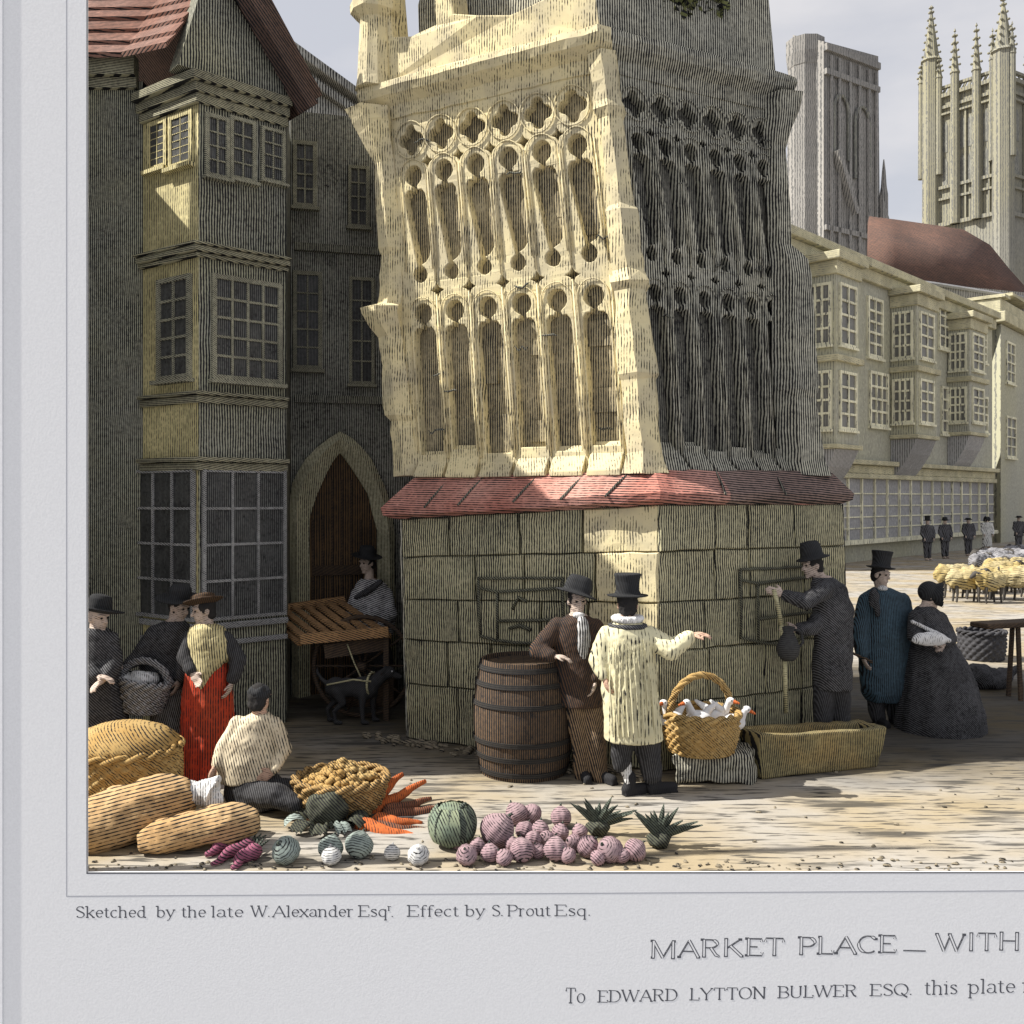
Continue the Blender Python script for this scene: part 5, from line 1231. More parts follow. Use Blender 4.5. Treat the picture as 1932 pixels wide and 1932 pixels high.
garment(r, 'shawl', 'shawl', Y, [(388,1176,15,.10),(391,1184,33,.14),(395,1210,44,.17),(398,1238,40,.19),(396,1262,24,.215),(392,1292,5,.225)], voxel=.011)
for sl in ([(426,1204),(449,1246,-.04),(440,1280,-.09)], [(361,1202),(350,1242,-.1),(360,1264,-.18)]): garment(r, 'sleeve', 'dark_trousers', Y, None, [(sl, [.075,.075,.06])])
hat(r, hc, R, 'flat', 'brown_hat', 1.05, (.1, .25)); hair(r, hc, R, full=True)

# man in black beside her with a basket on his arm
Y = 8.98
rows = [(330,1168,18,.08),(322,1182,32,.12),(312,1220,36,.13),(310,1260,34,.13),(312,1300,34,.13)]
la, ra_ = gz(306, Y, .09), gz(330, Y, .09)
r, hc, R = person('man in black coat and wide hat bending toward the red skirted woman', Y, 315, (338,1146), (.85,-.4,-.25), rows,
    [((292,1196,-.08),(266,1236,-.16),(240,1254,-.24),(-.8,-.3,-.4),(0,0,-1)), ((346,1196,0),(352,1240,-.1),(338,1280,-.14),(-.2,-.2,-1),(-1,0,0))],
    [((304,1300),(306,1380),la,(.7,-.7,0)), ((326,1300),(330,1380),ra_,(.8,-.5,0))], skin='skin_pale')
garment(r, 'coat', 'black_cloth', Y, [(330,1170,17,.09),(322,1182,36,.14),(312,1216,44,.17),(308,1255,44,.17),(312,1298,42,.18)],
    [([(292,1198,-.08),(266,1236,-.16),(244,1252,-.23)], [.092,.085,.06]), ([(346,1198,0),(353,1240,-.1),(341,1276,-.14)], [.085,.08,.06])])
garment(r, 'trousers', 'grey_cloth', Y, None, [([(304,1295),(306,1380),(307,1440)], [.12,.10,.085]), ([(326,1295),(330,1380),(331,1440)], [.12,.10,.085])])
hat(r, hc, R, 'wide', 'black_hat', 1.15, (.05, .1)); hair(r, hc, R); shoe(r, la, (.7,-.7,0)); shoe(r, ra_, (.8,-.5,0))

# boy sitting among the vegetables
Y = 7.9
rows = [(492,1344,14,.07),(486,1354,30,.09),(474,1395,36,.10),(468,1440,38,.11),(470,1490,40,.13)]
r, hc, R = person('boy in a cream shirt sitting on the ground with his back turned', Y, 480, (491,1318,0), (.35,.9,-.1), rows,
    [((450,1366),(424,1414,-.02),(406,1446,-.12),(-.3,-.4,-.8),(1,0,0)), ((518,1366),(533,1414,.0),(515,1452,-.1),(-.6,-.3,-.5),(0,1,0))],
    [((450,1500),(520,1500,-.25),gz(560, Y, .07, -.32),(1,-.2,0)), ((490,1500),(550,1496,.0),gz(588, Y, .07, -.1),(1,.1,0))], hs=.95)
garment(r, 'shirt', 'shirt', Y, [(492,1344,15,.085),(487,1354,32,.11),(472,1392,47,.145),(464,1432,53,.165),(462,1472,53,.175)],
    [([(450,1368),(424,1414,-.02),(410,1440,-.1)], [.08,.085,.05]), ([(518,1368),(533,1414,.0),(519,1448,-.09)], [.075,.08,.052])], pleat=9, amp=.02)
garment(r, 'trousers', 'dark_trousers', Y, [(474,1464,50,.17),(484,1490,58,.2),(486,1519,58,.2)], [([(450,1498),(520,1500,-.25),(556,1518,-.3)], [.12,.1,.075]), ([(490,1498),(552,1492,.0),(584,1514,-.1)], [.12,.1,.075])])
hair(r, hc, R, full=True); cp_ = MB(); cp_.ell(hc+R@V((0,-.02,.045)), (.096,.10,.08), R); cp_.build('cap', M['black_hat'], r, voxel=.01, rough=.01, rsc=20.)

# dark seated figure at the left margin
Y = 8.55
rows = [(182,1184,14,.08),(184,1198,28,.11),(182,1240,32,.13),(180,1280,34,.16)]
r, hc, R = person('figure in dark cloak and feathered hat sitting at the left edge beside the hamper', Y, 182, (186,1166), (.9,-.5,-.1), rows,
    [((160,1206),(156,1250,-.1),(184,1276,-.24),(1,-.2,-.1),(0,0,-1)), ((208,1206),(214,1250,-.06),(200,1280,-.22),(-.4,-.5,-.3),(0,0,-1))], [], skin='skin_pale')
garment(r, 'cloak', 'black_cloth', Y, [(182,1184,14,.09),(184,1196,32,.13),(183,1235,42,.18),(180,1280,46,.24),(180,1340,54,.32),(180,1400,60,.38),(180,1478,62,.40)],
    [([(160,1208),(156,1250,-.1),(180,1274,-.22)], [.08,.08,.06]), ([(208,1208),(214,1250,-.06),(203,1276,-.2)], [.08,.08,.06])], pleat=9, amp=.03)
hat(r, hc, R, 'wide', 'black_hat', 1.0, (0, -.2))

# stall keeper behind the dog cart, on a box
Y = 11.9
bx_ = MB(); bx_.box(gz(702, Y, .17), (.6, .42, .34)); b0 = bx_.build('crate', M['wood_dark'], None, bevel=.01); tag(b0, 'low dark wooden crate behind the slatted cart, under the stall keeper', 'crate')
rows = [(697,1092,18,.08),(700,1106,28,.12),(702,1140,30,.13),(702,1180,30,.13),(702,1215,34,.15)]
r, hc, R = person('stall keeper in striped shawl and dark broad hat behind the slatted cart', Y, 702, (692,1062), (-.6,-.8,-.15), rows,
    [((674,1118,-.06),(662,1160,-.1),(676,1176,-.25),(.3,-.8,-.4),(0,0,-1)), ((728,1118,0),(738,1160,-.1),(716,1180,-.25),(-.7,-.5,-.3),(0,0,-1))],
    [((690,1215),(690,1250),V((gz(690,Y,0).x, Y, .42)),(0,-1,0)), ((712,1215),(712,1250),V((gz(712,Y,0).x, Y, .42)),(0,-1,0))], skin='skin_pale')
garment(r, 'skirt', 'dark_trousers', Y, [(702,1180,30,.16),(702,1220,36,.19),(702,1274,42,.20)], pleat=9, amp=.03)
garment(r, 'shawl', 'striped_shawl', Y, [(697,1092,17,.10),(700,1104,31,.14),(702,1135,40,.17),(704,1170,44,.19),(704,1200,38,.19)],
    [([(674,1120,-.06),(662,1160,-.1),(674,1174,-.23)], [.085,.08,.06]), ([(728,1120,0),(738,1160,-.1),(720,1178,-.23)], [.085,.08,.06])])
garment(r, 'scarf', 'black_cloth', Y, None, [([(718,1098,-.13),(690,1118,-.17),(672,1126,-.14)], [.035,.045,.03])])
hat(r, hc, R, 'wide', 'black_hat', 1.1, (.1, -.15)); hair(r, hc, R, full=True)

# distant townsfolk by the shop front
def far_person(px, pyf, h, mat, mat2, kind, label, f):
    Y = EYE*F/(pyf-HY); k = 1.0; root = thing('person', (W(px, HY, Y).x, Y, 0), label, 'person', 'townsfolk by the far shop front'); o = V(root.location)
    m = MB(); s = h/1.75
    m.ell(o+V((0,0,1.6*s)), (.08*s,.09*s,.115*s)); m.cap(o+V((0,0,1.45*s)), o+V((0,0,1.56*s)), .06*s, .055*s)
    m.loft([(o+V((0,0,z*s)), a*s, b*s) for z, a, b in ((.85,.15,.1),(1.1,.14,.1),(1.35,.17,.11),(1.46,.1,.08))], 16)
    for sd_ in (-1, 1):
        m.cap(o+V((sd_*.18,0,1.38))*1, o+V((sd_*.25,-.03,1.1)), .05, .045); m.cap(o+V((sd_*.25,-.03,1.1)), o+V((sd_*.2,-.15,.9)), .042, .035); m.ell(o+V((sd_*.19,-.18,.85)), (.035,.03,.06))
        m.cap(o+V((sd_*.09,0,.85)), o+V((sd_*.1,sd_*.06,.1)), .08, .05); m.cap(o+V((sd_*.1,sd_*.06,.05)), o+V((sd_*.1+.03,sd_*.06-.14,.04)), .045, .04)
    m.build('body', M['skin_pale'], root, voxel=.02)
    g_ = MB(); hem = .75 if mat != 'far_pale' else .35
    g_.loft([(o+V((0,0,z*s)), a*s, b*s) for z, a, b in ((hem,.24,.18),(1.0,.2,.15),(1.25,.21,.14),(1.42,.19,.12),(1.5,.08,.08))], 18)
    for sd_ in (-1, 1): g_.cap(o+V((sd_*.19,0,1.38)), o+V((sd_*.26,-.03,1.1)), .075, .065); g_.cap(o+V((sd_*.26,-.03,1.1)), o+V((sd_*.21,-.14,.92)), .065, .05)
    g_.build('coat', M[mat], root, voxel=.022)
    if mat2:
        t_ = MB()
        for sd_ in (-1, 1): t_.cap(o+V((sd_*.09,0,.85)), o+V((sd_*.1,sd_*.06,.14)), .1, .075)
        t_.build('trousers', M[mat2], root, voxel=.022)
    hat(root, o+V((0,0,1.6*s)), head_basis(f), kind, 'black_hat', 1.1)
    return root
far_person(1750, 1057, 1.72, 'far_coat', 'far_coat', 'top', 'distant person in dark coat, leftmost of the group by the shop front', (0,-1,0))
far_person(1783, 1054, 1.7, 'far_coat', 'far_coat', 'wide', 'distant person in dark coat with wide hat, arms spread, by the shop front', (0,-1,0))
far_person(1827, 1049, 1.68, 'far_coat', 'far_coat', 'flat', 'distant person in dark coat just left of the pale cloaked one', (.5,-1,0))
far_person(1862, 1045, 1.7, 'far_pale', None, 'bonnet', 'distant person in a long pale cloak by the shop front', (-1,0,0))
far_person(1922, 1040, 1.7, 'far_coat', 'far_coat', 'flat', 'distant person in dark clothes at the right edge of the street', (-1,0,0))

# ------------------------------------------------------------------ animals
Y = 10.85
dg_r = thing('dog', gz(670, Y, 0), 'black cart dog standing in harness beneath the slatted cart', 'dog'); o = V(dg_r.location); m = MB()
P = lambda x, z, y=0.: o+V((x, y, z))
m.ell(P(.10, .40), (.17, .115, .135)); m.ell(P(-.08, .41), (.19, .10, .11)); m.ell(P(-.22, .41), (.12, .10, .12))
m.cap(P(.2, .45), P(.33, .56), .085, .068); m.ell(P(.38, .58), (.085, .068, .07)); m.cap(P(.42, .565), P(.50, .53), .045, .032); m.ell(P(.52,.53), (.022,.025,.02))
for s in (-1, 1):
    m.cap(P(.34, .63, s*.05), P(.31, .585, s*.075), .022, .014)
    y = s*.075; fx = .15+s*.05
    m.cap(P(fx, .36, y), P(fx-.01, .2, y), .055, .032); m.cap(P(fx-.01, .2, y), P(fx, .05, y), .03, .024); m.cap(P(fx, .03, y), P(fx+.05, .025, y), .028, .022)
    hx = -.22-s*.05
    m.cap(P(hx-.02, .38, y), P(hx+.04, .25, y), .075, .045); m.cap(P(hx+.04, .25, y), P(hx-.06, .15, y), .038, .024); m.cap(P(hx-.06, .15, y), P(hx-.04, .05, y), .023, .02); m.cap(P(hx-.04, .03, y), P(hx+.02, .025, y), .027, .022)
m.tube([P(-.31,.45), P(-.38,.5), P(-.43,.58), P(-.43,.64)], [.03,.024,.018,.008], 8)
m.build('body', M['dog'], dg_r, voxel=.011, sm=1)
hb = MB(); hb.tube([P(.19+.13*math.sin(a)*.3, .45+.13*math.cos(a), .125*math.sin(a)) for a in [2*PI*k/18 for k in range(18)]], .014, 6, closed=True)
hb.tube([P(-.3,.46,-.12), P(0,.52,-.12), P(.2,.5,-.13)], .01, 6); hb.build('harness', M['pole'], dg_r, smooth=True)
for s in (-1, 1):
    e = MB(); e.ell(P(.425,.6,s*.05), (.01,.01,.01), None, 6, 4); e.build('eye', M['feather'], dg_r)

def make_sheep(mat):
    r = thing('sheep', (0, 30, 0), 'sheep', 'sheep', None); o = V(r.location); m = MB(); P = lambda x, z, y=0.: o+V((x, y, z))
    m.ell(P(0,.55), (.42,.22,.25)); m.ell(P(.2,.58), (.22,.2,.22)); m.ell(P(-.25,.56), (.22,.21,.23)); m.cap(P(.33,.62), P(.46,.72), .12, .09); m.cap(P(-.42,.6), P(-.46,.45), .05, .03)
    m.build('fleece', M[mat], r, voxel=.03, rough=.035, rsc=9.)
    h = MB(); h.cap(P(.48,.76), P(.62,.68), .075, .045)
    for s in (-1, 1): h.cap(P(.46,.79,s*.06), P(.42,.77,s*.15), .025, .018)
    h.build('head', M['sheep_face'], r, voxel=.015)
    for x in (-.26, .24):
        for s in (-1, 1):
            l = MB(); l.cap(P(x,.4,s*.11), P(x+.02,.2,s*.11), .05, .03); l.cap(P(x+.02,.2,s*.11), P(x,.03,s*.11), .028, .026); l.build('leg', M['sheep_face'], r)
    return r
sh1 = make_sheep('sheep'); sh2 = make_sheep('sheep_grey')
random.seed(11); first = [True, True]
for (px, py) in ((1800,1128),(1822,1136),(1846,1131),(1868,1138),(1893,1130),(1918,1134),(1812,1118),(1838,1120),(1862,1119),(1886,1117),(1910,1114),(1935,1118),(1880,1109),(1906,1104),(1930,1106),(1950,1128)):
    p = G(px, py); lab = 'cream woolled sheep standing in the flock at the right of the square'
    o = sh1 if first[0] else dup(sh1, p, lab, 0, 1); first[0] = False
    o.location = p; o.rotation_euler = (0, 0, random.uniform(-.6, .6)+(PI if random.random() < .25 else 0)); s = random.uniform(.9, 1.1); o.scale = (s, s, s); tag(o, lab, 'sheep', 'cream sheep of the flock')
for (px, py) in ((1848,1092),(1870,1088),(1892,1084),(1914,1078),(1936,1080),(1858,1082),(1884,1076),(1908,1070),(1932,1068),(1900,1092),(1926,1091)):
    p = G(px, py); lab = 'grey woolled sheep crowding at the back of the flock'
    o = sh2 if first[1] else dup(sh2, p, lab, 0, 1); first[1] = False
    o.location = p; o.rotation_euler = (0, 0, random.uniform(-.7, .7)+(PI if random.random() < .4 else 0)); tag(o, lab, 'sheep', 'grey sheep of the flock')

# ------------------------------------------------------------------ barrel
Y = 8.97; br_ = thing('barrel', gz(988, Y, 0), 'dark brown upright wooden barrel beside the leaning man', 'barrel'); o = V(br_.location)
H_ = 1.06; bul = lambda z: .40+.075*math.sin(PI*min(max(z/H_, 0), 1))
m = MB(); n = 72
prof = [(bul(H_*k/14), H_*k/14) for k in range(15)]
m.lathe(o, [(.3,.0)]+[(r_, z+.0) for r_, z in prof]+[(.375, H_), (.37, H_-.05), (.02, H_-.052)], n, None, lambda a, z: 1-.012*(abs(math.sin(a*11)) < .16))
m.build('staves', M['barrel'], br_)
for z in (.06, .2, .34, .68, .86, 1.0):
    h = MB(); h.lathe(o, [(bul(z-.022)+.001, z-.022), (bul(z-.022)+.012, z-.022), (bul(z+.022)+.012, z+.022), (bul(z+.022)+.001, z+.022)], 48); h.build('hoop', M['hoop'], br_, smooth=False)
hd = MB()
for k in range(6):
    x = -.36+k*.12; w = .115; ym = math.sqrt(max(.365**2-(x+.06)**2, .01)); hd.box(o+V((x+.06, 0, H_-.046)), (w, 2*ym*.97, .02))
hd.build('head_board', M['wood_dark'], br_)

# ------------------------------------------------------------------ baskets
def basket(name, c, rx, h, label, mat='wicker', flare=1.15, handle=0, nst=22, rows_=9, tilt=None, group=None):
    root = thing(name, c, label, 'basket', group); c = V(c); m = MB(); R = tilt if tilt is not None else Matrix.Identity(3)
    n = nst*6; rs = []; mm = rows_*4
    for k in range(mm+1):
        f = k/mm; z = h*f; rad = rx*(1/flare+(1-1/flare)*f)*(1+.06*math.sin(PI*f)); ring = []
        row = int(f*rows_-1e-6); 
        for i in range(n):
            a = 2*PI*i/n; d = .018*math.sin(nst*a+PI*row)*abs(math.sin(PI*f*rows_))**.6+.008*abs(math.sin(PI*f*rows_))
            ring.append(c+R@V(((rad+d)*math.cos(a), (rad+d)*math.sin(a), z)))
        rs.append(ring)
    inner = [[c+R@V((rx*.93*s_*math.cos(2*PI*i/n), rx*.93*s_*math.sin(2*PI*i/n), z)) for i in range(n)] for s_, z in ((1., h), (.9, h*.35))]
    m.rings(rs+inner); m.build('weave', M[mat], root, smooth=True)
    r2 = MB()
    for ph in (0, PI):
        r2.tube([c+R@V(((rx*1.0+.02*math.cos(9*a+ph))*math.cos(a), (rx*1.0+.02*math.cos(9*a+ph))*math.sin(a), h+.02+.02*math.sin(9*a+ph))) for a in [2*PI*k/90 for k in range(90)]], .022, 6, closed=True)
    r2.build('rim', M[mat], root, smooth=True)
    if handle:
        hm = MB()
        for ph in (0, 2*PI/3, 4*PI/3):
            pts = []
            for k in range(41):
                a = PI*k/40; q = c+R@V((rx*.97*math.cos(a), 0, h+handle*math.sin(a))); w = .017
                pts.append(q+R@V((w*math.cos(a*7+ph)*math.cos(a), w*math.sin(a*7+ph), w*math.cos(a*7+ph)*math.sin(a))))
            hm.tube(pts, .02, 6)
        hm.build('handle', M[mat], root, smooth=True)
    return root
stp = MB(); stp.prism([(gz(1268,8.5,0).x, 8.5), (gz(1425,8.52,0).x, 8.52), (gz(1425,8.95,0).x, 9.0), (gz(1285,8.88,0).x, 8.86)], 0, .27)
tag(stp.build('stone_step', M['stone_sooty'], None, voxel=.03, sm=2, rough=.05, rsc=5.), 'low dark stone step under the goose basket', 'step')
bq = gz(1322, 8.68, .26)
basket('handled_basket', bq, .335, .33, 'golden wicker basket with a tall hoop handle holding white geese', 'wicker', 1.2, .36, tilt=Matrix.Rotation(.35, 3, 'Z'))
def goose(px, py, Y, f, label):
    r = thing('goose', W(px, py, Y), label, 'goose', 'geese in the handled basket'); o = V(r.location); m = MB(); f = V(f).normalized()
    m.ell(o+V((0,0,-.07)), (.12,.10,.08)); m.cap(o+f*.08, o+f*.11+V((0,0,.075)), .042, .028); m.ell(o+f*.13+V((0,0,.09)), (.04,.036,.033))
    m.cap(o-f*.1+V((0,0,0)), o-f*.2+V((0,0,.06)), .04, .015); m.build('body', M['feather'], r, voxel=.011, sm=1)
    b = MB(); b.cap(o+f*.155+V((0,0,.087)), o+f*.205+V((0,0,.075)), .02, .01); b.build('beak', M['carrot'], r, smooth=True)
    for s in (-1, 1):
        e = MB(); e.ell(o+f*.15+V((0,0,.098))+f.cross(V((0,0,1)))*.033*s, (.007,.007,.007), None, 6, 4); e.build('eye', M['eye'], r)
goose(1318, 1342, 8.62, (-.9,-.4,0), 'white goose looking left under the basket handle'); goose(1352, 1338, 8.72, (.9,-.5,0), 'white goose at the middle of the basket, looking right')
goose(1382, 1348, 8.66, (1,-.25,-.3), 'white goose hanging its head over the right rim of the basket'); goose(1268, 1344, 8.68, (-.6,-.6,.1), 'white goose at the left rim of the basket, by the smock')
hp = gz(232, 7.75, 0)
hb_ = basket('hamper', hp, .44, .52, 'large tawny wicker hamper with a heaped lid at the left margin', 'wicker', 1.1, 0, 26, 12)
lid = MB(); lid.lathe(hp+V((0,0,.52)), [(.44,.0),(.42,.08),(.33,.15),(.2,.2),(.02,.22)], 110, None, lambda a, z: 1+.04*math.sin(26*a+40*z)); lid.build('lid', M['wicker'], hb_, smooth=True)
bp_ = gz(643, 7.82, 0); basket('round_basket', bp_, .37, .25, 'shallow round wicker basket heaped with nuts, behind the carrots', 'wicker_dark', 1.3, 0, 20, 6)
hpn = MB(); random.seed(3)
for k in range(240):
    a = random.uniform(0, 2*PI); q = math.sqrt(random.random())*.34; hpn.ell(bp_+V((q*math.cos(a), q*math.sin(a), .2+.2*(1-q/.36)+random.uniform(-.02,.02))), (.033,.03,.028), None, 8, 5)
tag(hpn.build('nut_heap', M['wicker'], None, smooth=True), 'brown nuts heaped in the shallow round basket', 'nuts', None, 'stuff')
basket('arm_basket', gz(262, 8.72, .62), .225, .26, 'grey wicker basket hanging from the arm of the bending man', 'wicker_grey', 1.25, .2, 16, 6, tilt=Matrix.Rotation(.18, 3, 'Y'))
lin_ = MB(); lin_.ell(gz(264, 8.72, .9), (.17,.15,.08)); tag(lin_.build('linen_bundle', M['white_linen'], None, voxel=.012, rough=.02, rsc=12.), 'grey white linen bundle filling the arm basket', 'linen')
basket('low_basket', gz(1852, 15.2, 0), .34, .42, 'dark round tub basket at the right edge behind the seated woman', 'wicker_black', 1.1, 0, 18, 7)

# ------------------------------------------------------------------ trough
tr = thing('water_trough', (3, 8.9, 0), 'long ochre stone trough along the right foot of the cross', 'trough')
A = V((2.24, 8.62, 0)); B = V((3.57, 9.05, 0)); t = (B-A).normalized(); n_ = V((-t.y, t.x, 0)); L = (B-A).length; wd, hh, th = .40, .41, .09
m = MB(); q = lambda u, w, z: A+t*u+n_*w+V((0,0,z))
def tb(u0, u1, w0, w1, z0, z1, fl=0.): m.hexa([q(u0+fl,w0+fl,z0), q(u1-fl,w0+fl,z0), q(u1-fl,w1-fl,z0), q(u0+fl,w1-fl,z0), q(u0,w0,z1), q(u1,w0,z1), q(u1,w1,z1), q(u0,w1,z1)])
outer_b = [q(.05,.04,0), q(L-.08,.05,0), q(L-.08,wd-.03,0), q(.05,wd-.03,0)]; outer_t = [q(0,0,hh), q(L,0,hh-.03), q(L,wd,hh-.03), q(0,wd,hh)]
inner_t = [q(th,th,hh), q(L-th,th,hh-.03), q(L-th,wd-th,hh-.03), q(th,wd-th,hh)]; inner_b = [q(th+.03,th+.02,.16), q(L-th-.03,th+.02,.16), q(L-th-.03,wd-th-.02,.2), q(th+.03,wd-th-.02,.2)]
m.rings([outer_b, outer_t, inner_t, inner_b]); ob = m.build('basin', M['trough'], tr, bevel=.02)
bm = bmesh.new(); bm.from_mesh(ob.data); bmesh.ops.subdivide_edges(bm, edges=[e for e in bm.edges if e.calc_length() > .3], cuts=8, use_grid_fill=True); bm.to_mesh(ob.data); bm.free()
for vv in ob.data.vertices:
    p = vv.co+V(tr.location); vv.co += mnoise.noise_vector(p*5)*.018+mnoise.noise_vector(p*13)*.008
M['water'] = plain('dull_water', (.05,.055,.05), rough=.1, spec=.5)
wq = MB(); wq.add([q(th,th,hh-.1), q(L-th,th,hh-.1), q(L-th,wd-th,hh-.1), q(th,wd-th,hh-.1)], [(0,1,2,3)]); wq.build('water', M['water'], tr)

# ------------------------------------------------------------------ dog cart with slatted rack
ca_ = thing('slatted_cart', (-1.9, 11.2, 0), 'brown wooden dog cart with sloping slatted top beside the pointed doorway', 'cart')
bl_, br2, fl_, fr_ = W(505,1152,11.55), W(652,1132,11.7), W(566,1206,10.75), W(733,1192,10.95)
m = MB(); m.bar(bl_, br2, .09, .1); m.build('back_rail', M['wood'], ca_, bevel=.008)
m = MB(); m.bar(fl_, fr_, .07, .12); m.build('front_rail', M['wood'], ca_, bevel=.008)
for k in range(7):
    f = (k+.35)/6.8; a, b = bl_.lerp(br2, f), fl_.lerp(fr_, f); m = MB(); m.bar(a+V((0,-.06,-.0)), b+V((0,.05,-.0)), .085, .035); m.build('slat', M['wood'], ca_)
m = MB(); m.bar(bl_.lerp(fl_, .02)+V((0,0,-.06)), fl_+V((0,.05,-.06)), .06, .05); m.build('side_rail', M['wood'], ca_)
m = MB(); m.bar(br2+V((0,-.04,-.06)), fr_+V((0,.05,-.06)), .06, .05); m.build('side_rail', M['wood'], ca_)
und = MB(); u0_, u1_ = fl_+V((.25,.12,-.16)), fr_+V((-.04,.1,-.14)); und.bar(u0_, u1_, .05, .16); und.build('apron', M['wood_dark'], ca_)
for p in (fr_+V((-.03,.04,0)), br2+V((-.05,-.05,0)), bl_+V((.1,-.1,0))):
    m = MB(); m.bar(V((p.x, p.y, 0)), V((p.x, p.y, p.z-.06)), .06, .06, up=(0,1,0)); m.build('leg', M['wood_dark'], ca_)
wc = gz(684, 11.15, .60); wh = MB()
wh.tube([wc+V((.57*math.cos(a), .04*math.sin(a), .57*math.sin(a))) for a in [2*PI*k/48 for k in range(48)]], .026, 8, closed=True)
wo_ = wh.build('wheel', M['wood_dark'], ca_, smooth=True)
for k in range(10):
    a = 2*PI*k/10; sp2 = MB(); sp2.tube([wc+V((.06*math.cos(a),0,.06*math.sin(a))), wc+V((.56*math.cos(a),0,.56*math.sin(a)))], .015, 6); sp2.build('spoke', M['wood_dark'], wo_, smooth=True)
hub = MB(); hub.cap(wc+V((0,-.07,0)), wc+V((0,.07,0)), .065, .065); hub.build('hub', M['wood_dark'], wo_, smooth=True)
ax = MB(); ax.bar(wc+V((0,.02,0)), wc+V((0,.55,.0)), .06, .06); ax.bar(wc+V((0,.3,.02)), V((wc.x, wc.y+.3, 1.0)), .05, .05, up=(0,1,0)); ax.build('axle', M['wood_dark'], ca_)
tr_ = MB(); tr_.tube([W(655,1215,10.9), W(668,1250,10.88), W(684,1285,10.85)], .009, 6); tr_.build('trace', M['pole'], ca_, smooth=True)

# bench plank and bundle at the right edge
bt = thing('trestle_bench', (6.6, 12.2, 0), 'long dark plank bench at the right edge above the tub basket', 'bench')
m = MB(); a, b = W(1846,1180,12.0), W(2060,1168,12.6); m.bar(a, b, .3, .07); m.build('plank', M['wood_dark'], bt, bevel=.02)
for px in (1918, 2030):
    m = MB(); p = W(px, 1176, 12.15); m.bar(V((p.x, p.y-.1, 0)), V((p.x, p.y-.03, p.z-.04)), .045, .045, up=(0,1,0)); m.bar(V((p.x, p.y+.2, 0)), V((p.x, p.y+.1, p.z-.04)), .045, .045, up=(0,1,0)); m.build('leg', M['wood_dark'], bt)
sk = MB(); c = gz(1862, 12.9, .12); sk.ell(c, (.34,.24,.15)); sk.ell(c+V((-.12,-.05,.05)), (.2,.2,.16)); sk.cap(c+V((.2,0,.05)), c+V((.42,.02,.14)), .1, .05)
tag(sk.build('dark_sack', M['black_cloth'], None, voxel=.02, rough=.03, rsc=7.), 'dark tied sack lying on the ground right of the seated woman', 'sack')

# ------------------------------------------------------------------ sacks, vegetables in the foreground
def sack(name, a, b, r0, r1, label, neck=True):
    r = thing(name, (V(a).lerp(V(b), .5).x, V(a).y, 0), label, 'sack'); a, b = V(a), V(b); d = (b-a).normalized(); m = MB(); n = 9
    pts = [a.lerp(b, k/n)+V((0,0,.03*math.sin(PI*k/n))) for k in range(n+1)]; rad = [r0*.6, r0*.95, r0*1.05, r0*1.08, r0*1.06, r0, r1*1.05, r1, r1*.85, r1*.5]
    m.tube(pts, rad, 20); m.build('cloth', M['sack'], r, voxel=.018, sm=3, rough=.022, rsc=7.)
    if neck:
        k_ = MB(); k_.tube([b-d*.04, b+d*.03, b+d*.09+V((0,0,-.02)), b+d*.16+V((0,-.02,-.06))], [r1*.55, r1*.34, r1*.5, r1*.62], 16); k_.ell(b+d*.13+V((0,-.02,-.1)), (.09,.07,.07))
        k_.build('neck', M['white_linen'], r, voxel=.012, sm=1, rough=.02, rsc=14.)
    return r
sack('full_sack', W(120,1590,6.98), W(366,1496,7.2), .215, .205, 'plump tan sack tied with white cloth, leaning at the lower left corner')
sack('slack_sack', W(262,1592,6.86), W(488,1548,7.05), .12, .15, 'slacker tan sack lying in front of the tied one', False)
def veg(name, px, py, rp, label, mat, group, seed, sq=1., tip=0., leaves=False, colat='vegetable'):
    Y = max(EYE*F/(py+rp*.93-HY), FRONT+.05+rp*6.7/F); r = rp*Y/F; c = V((W(px, HY, Y).x, Y, 0)); root = thing(name, c, label, colat, group); random.seed(seed)
    ax_ = Matrix.Rotation(random.uniform(-.9,.9), 3, 'X') @ Matrix.Rotation(random.uniform(-.9,.9), 3, 'Y')
    m = MB(); rib = random.choice((9, 11, 13))
    def fn(p, q, a):
        k = 1+.035*math.sin(rib*a); z = p.z*sq
        return V((p.x*k, p.y*k, z+(tip*r*max(0, math.sin(q))**8)))
    m.ell(c, (r, r, r), None, 44, 22, fn); bo = m.build('bulb', M[mat], root, smooth=True, rough=r*.06, rsc=1.3/r); bo.location = (0, 0, r*.93); bo.rotation_euler = ax_.to_euler()
    s = MB(); top = c+V((0,0,r*.93))+ax_@V((0,0,r*sq*.95+tip*r*.8)); s.tube([top-ax_@V((0,0,r*.1)), top+ax_@V((.02*r,0,r*.16)), top+ax_@V((.1*r,0,r*.3))], [r*.16, r*.1, r*.05], 8); s.build('stalk', M['leaf'] if mat != 'white_turnip' else M['white_turnip'], root, smooth=True)
    return root
z6 = lambda x, y: (807+x*.2841, 1485+y*.2841)
z5 = lambda x, y: (322.8+x*.2674, 1420.5+y*.2674)
ons = [(460,290,100),(590,180,65),(695,175,55),(645,290,55),(745,290,55),(885,200,60),(260,455,62),(415,440,55),(510,470,50),(625,420,72),(735,425,45),(850,415,70),(970,370,50),(1060,395,65),(1210,415,75),(1375,420,65),(190,372,36),(700,350,50),(930,455,48),(1130,470,45),(330,395,46),(560,380,44),(790,340,46),(1290,455,46),(880,300,50),(1010,300,46)]
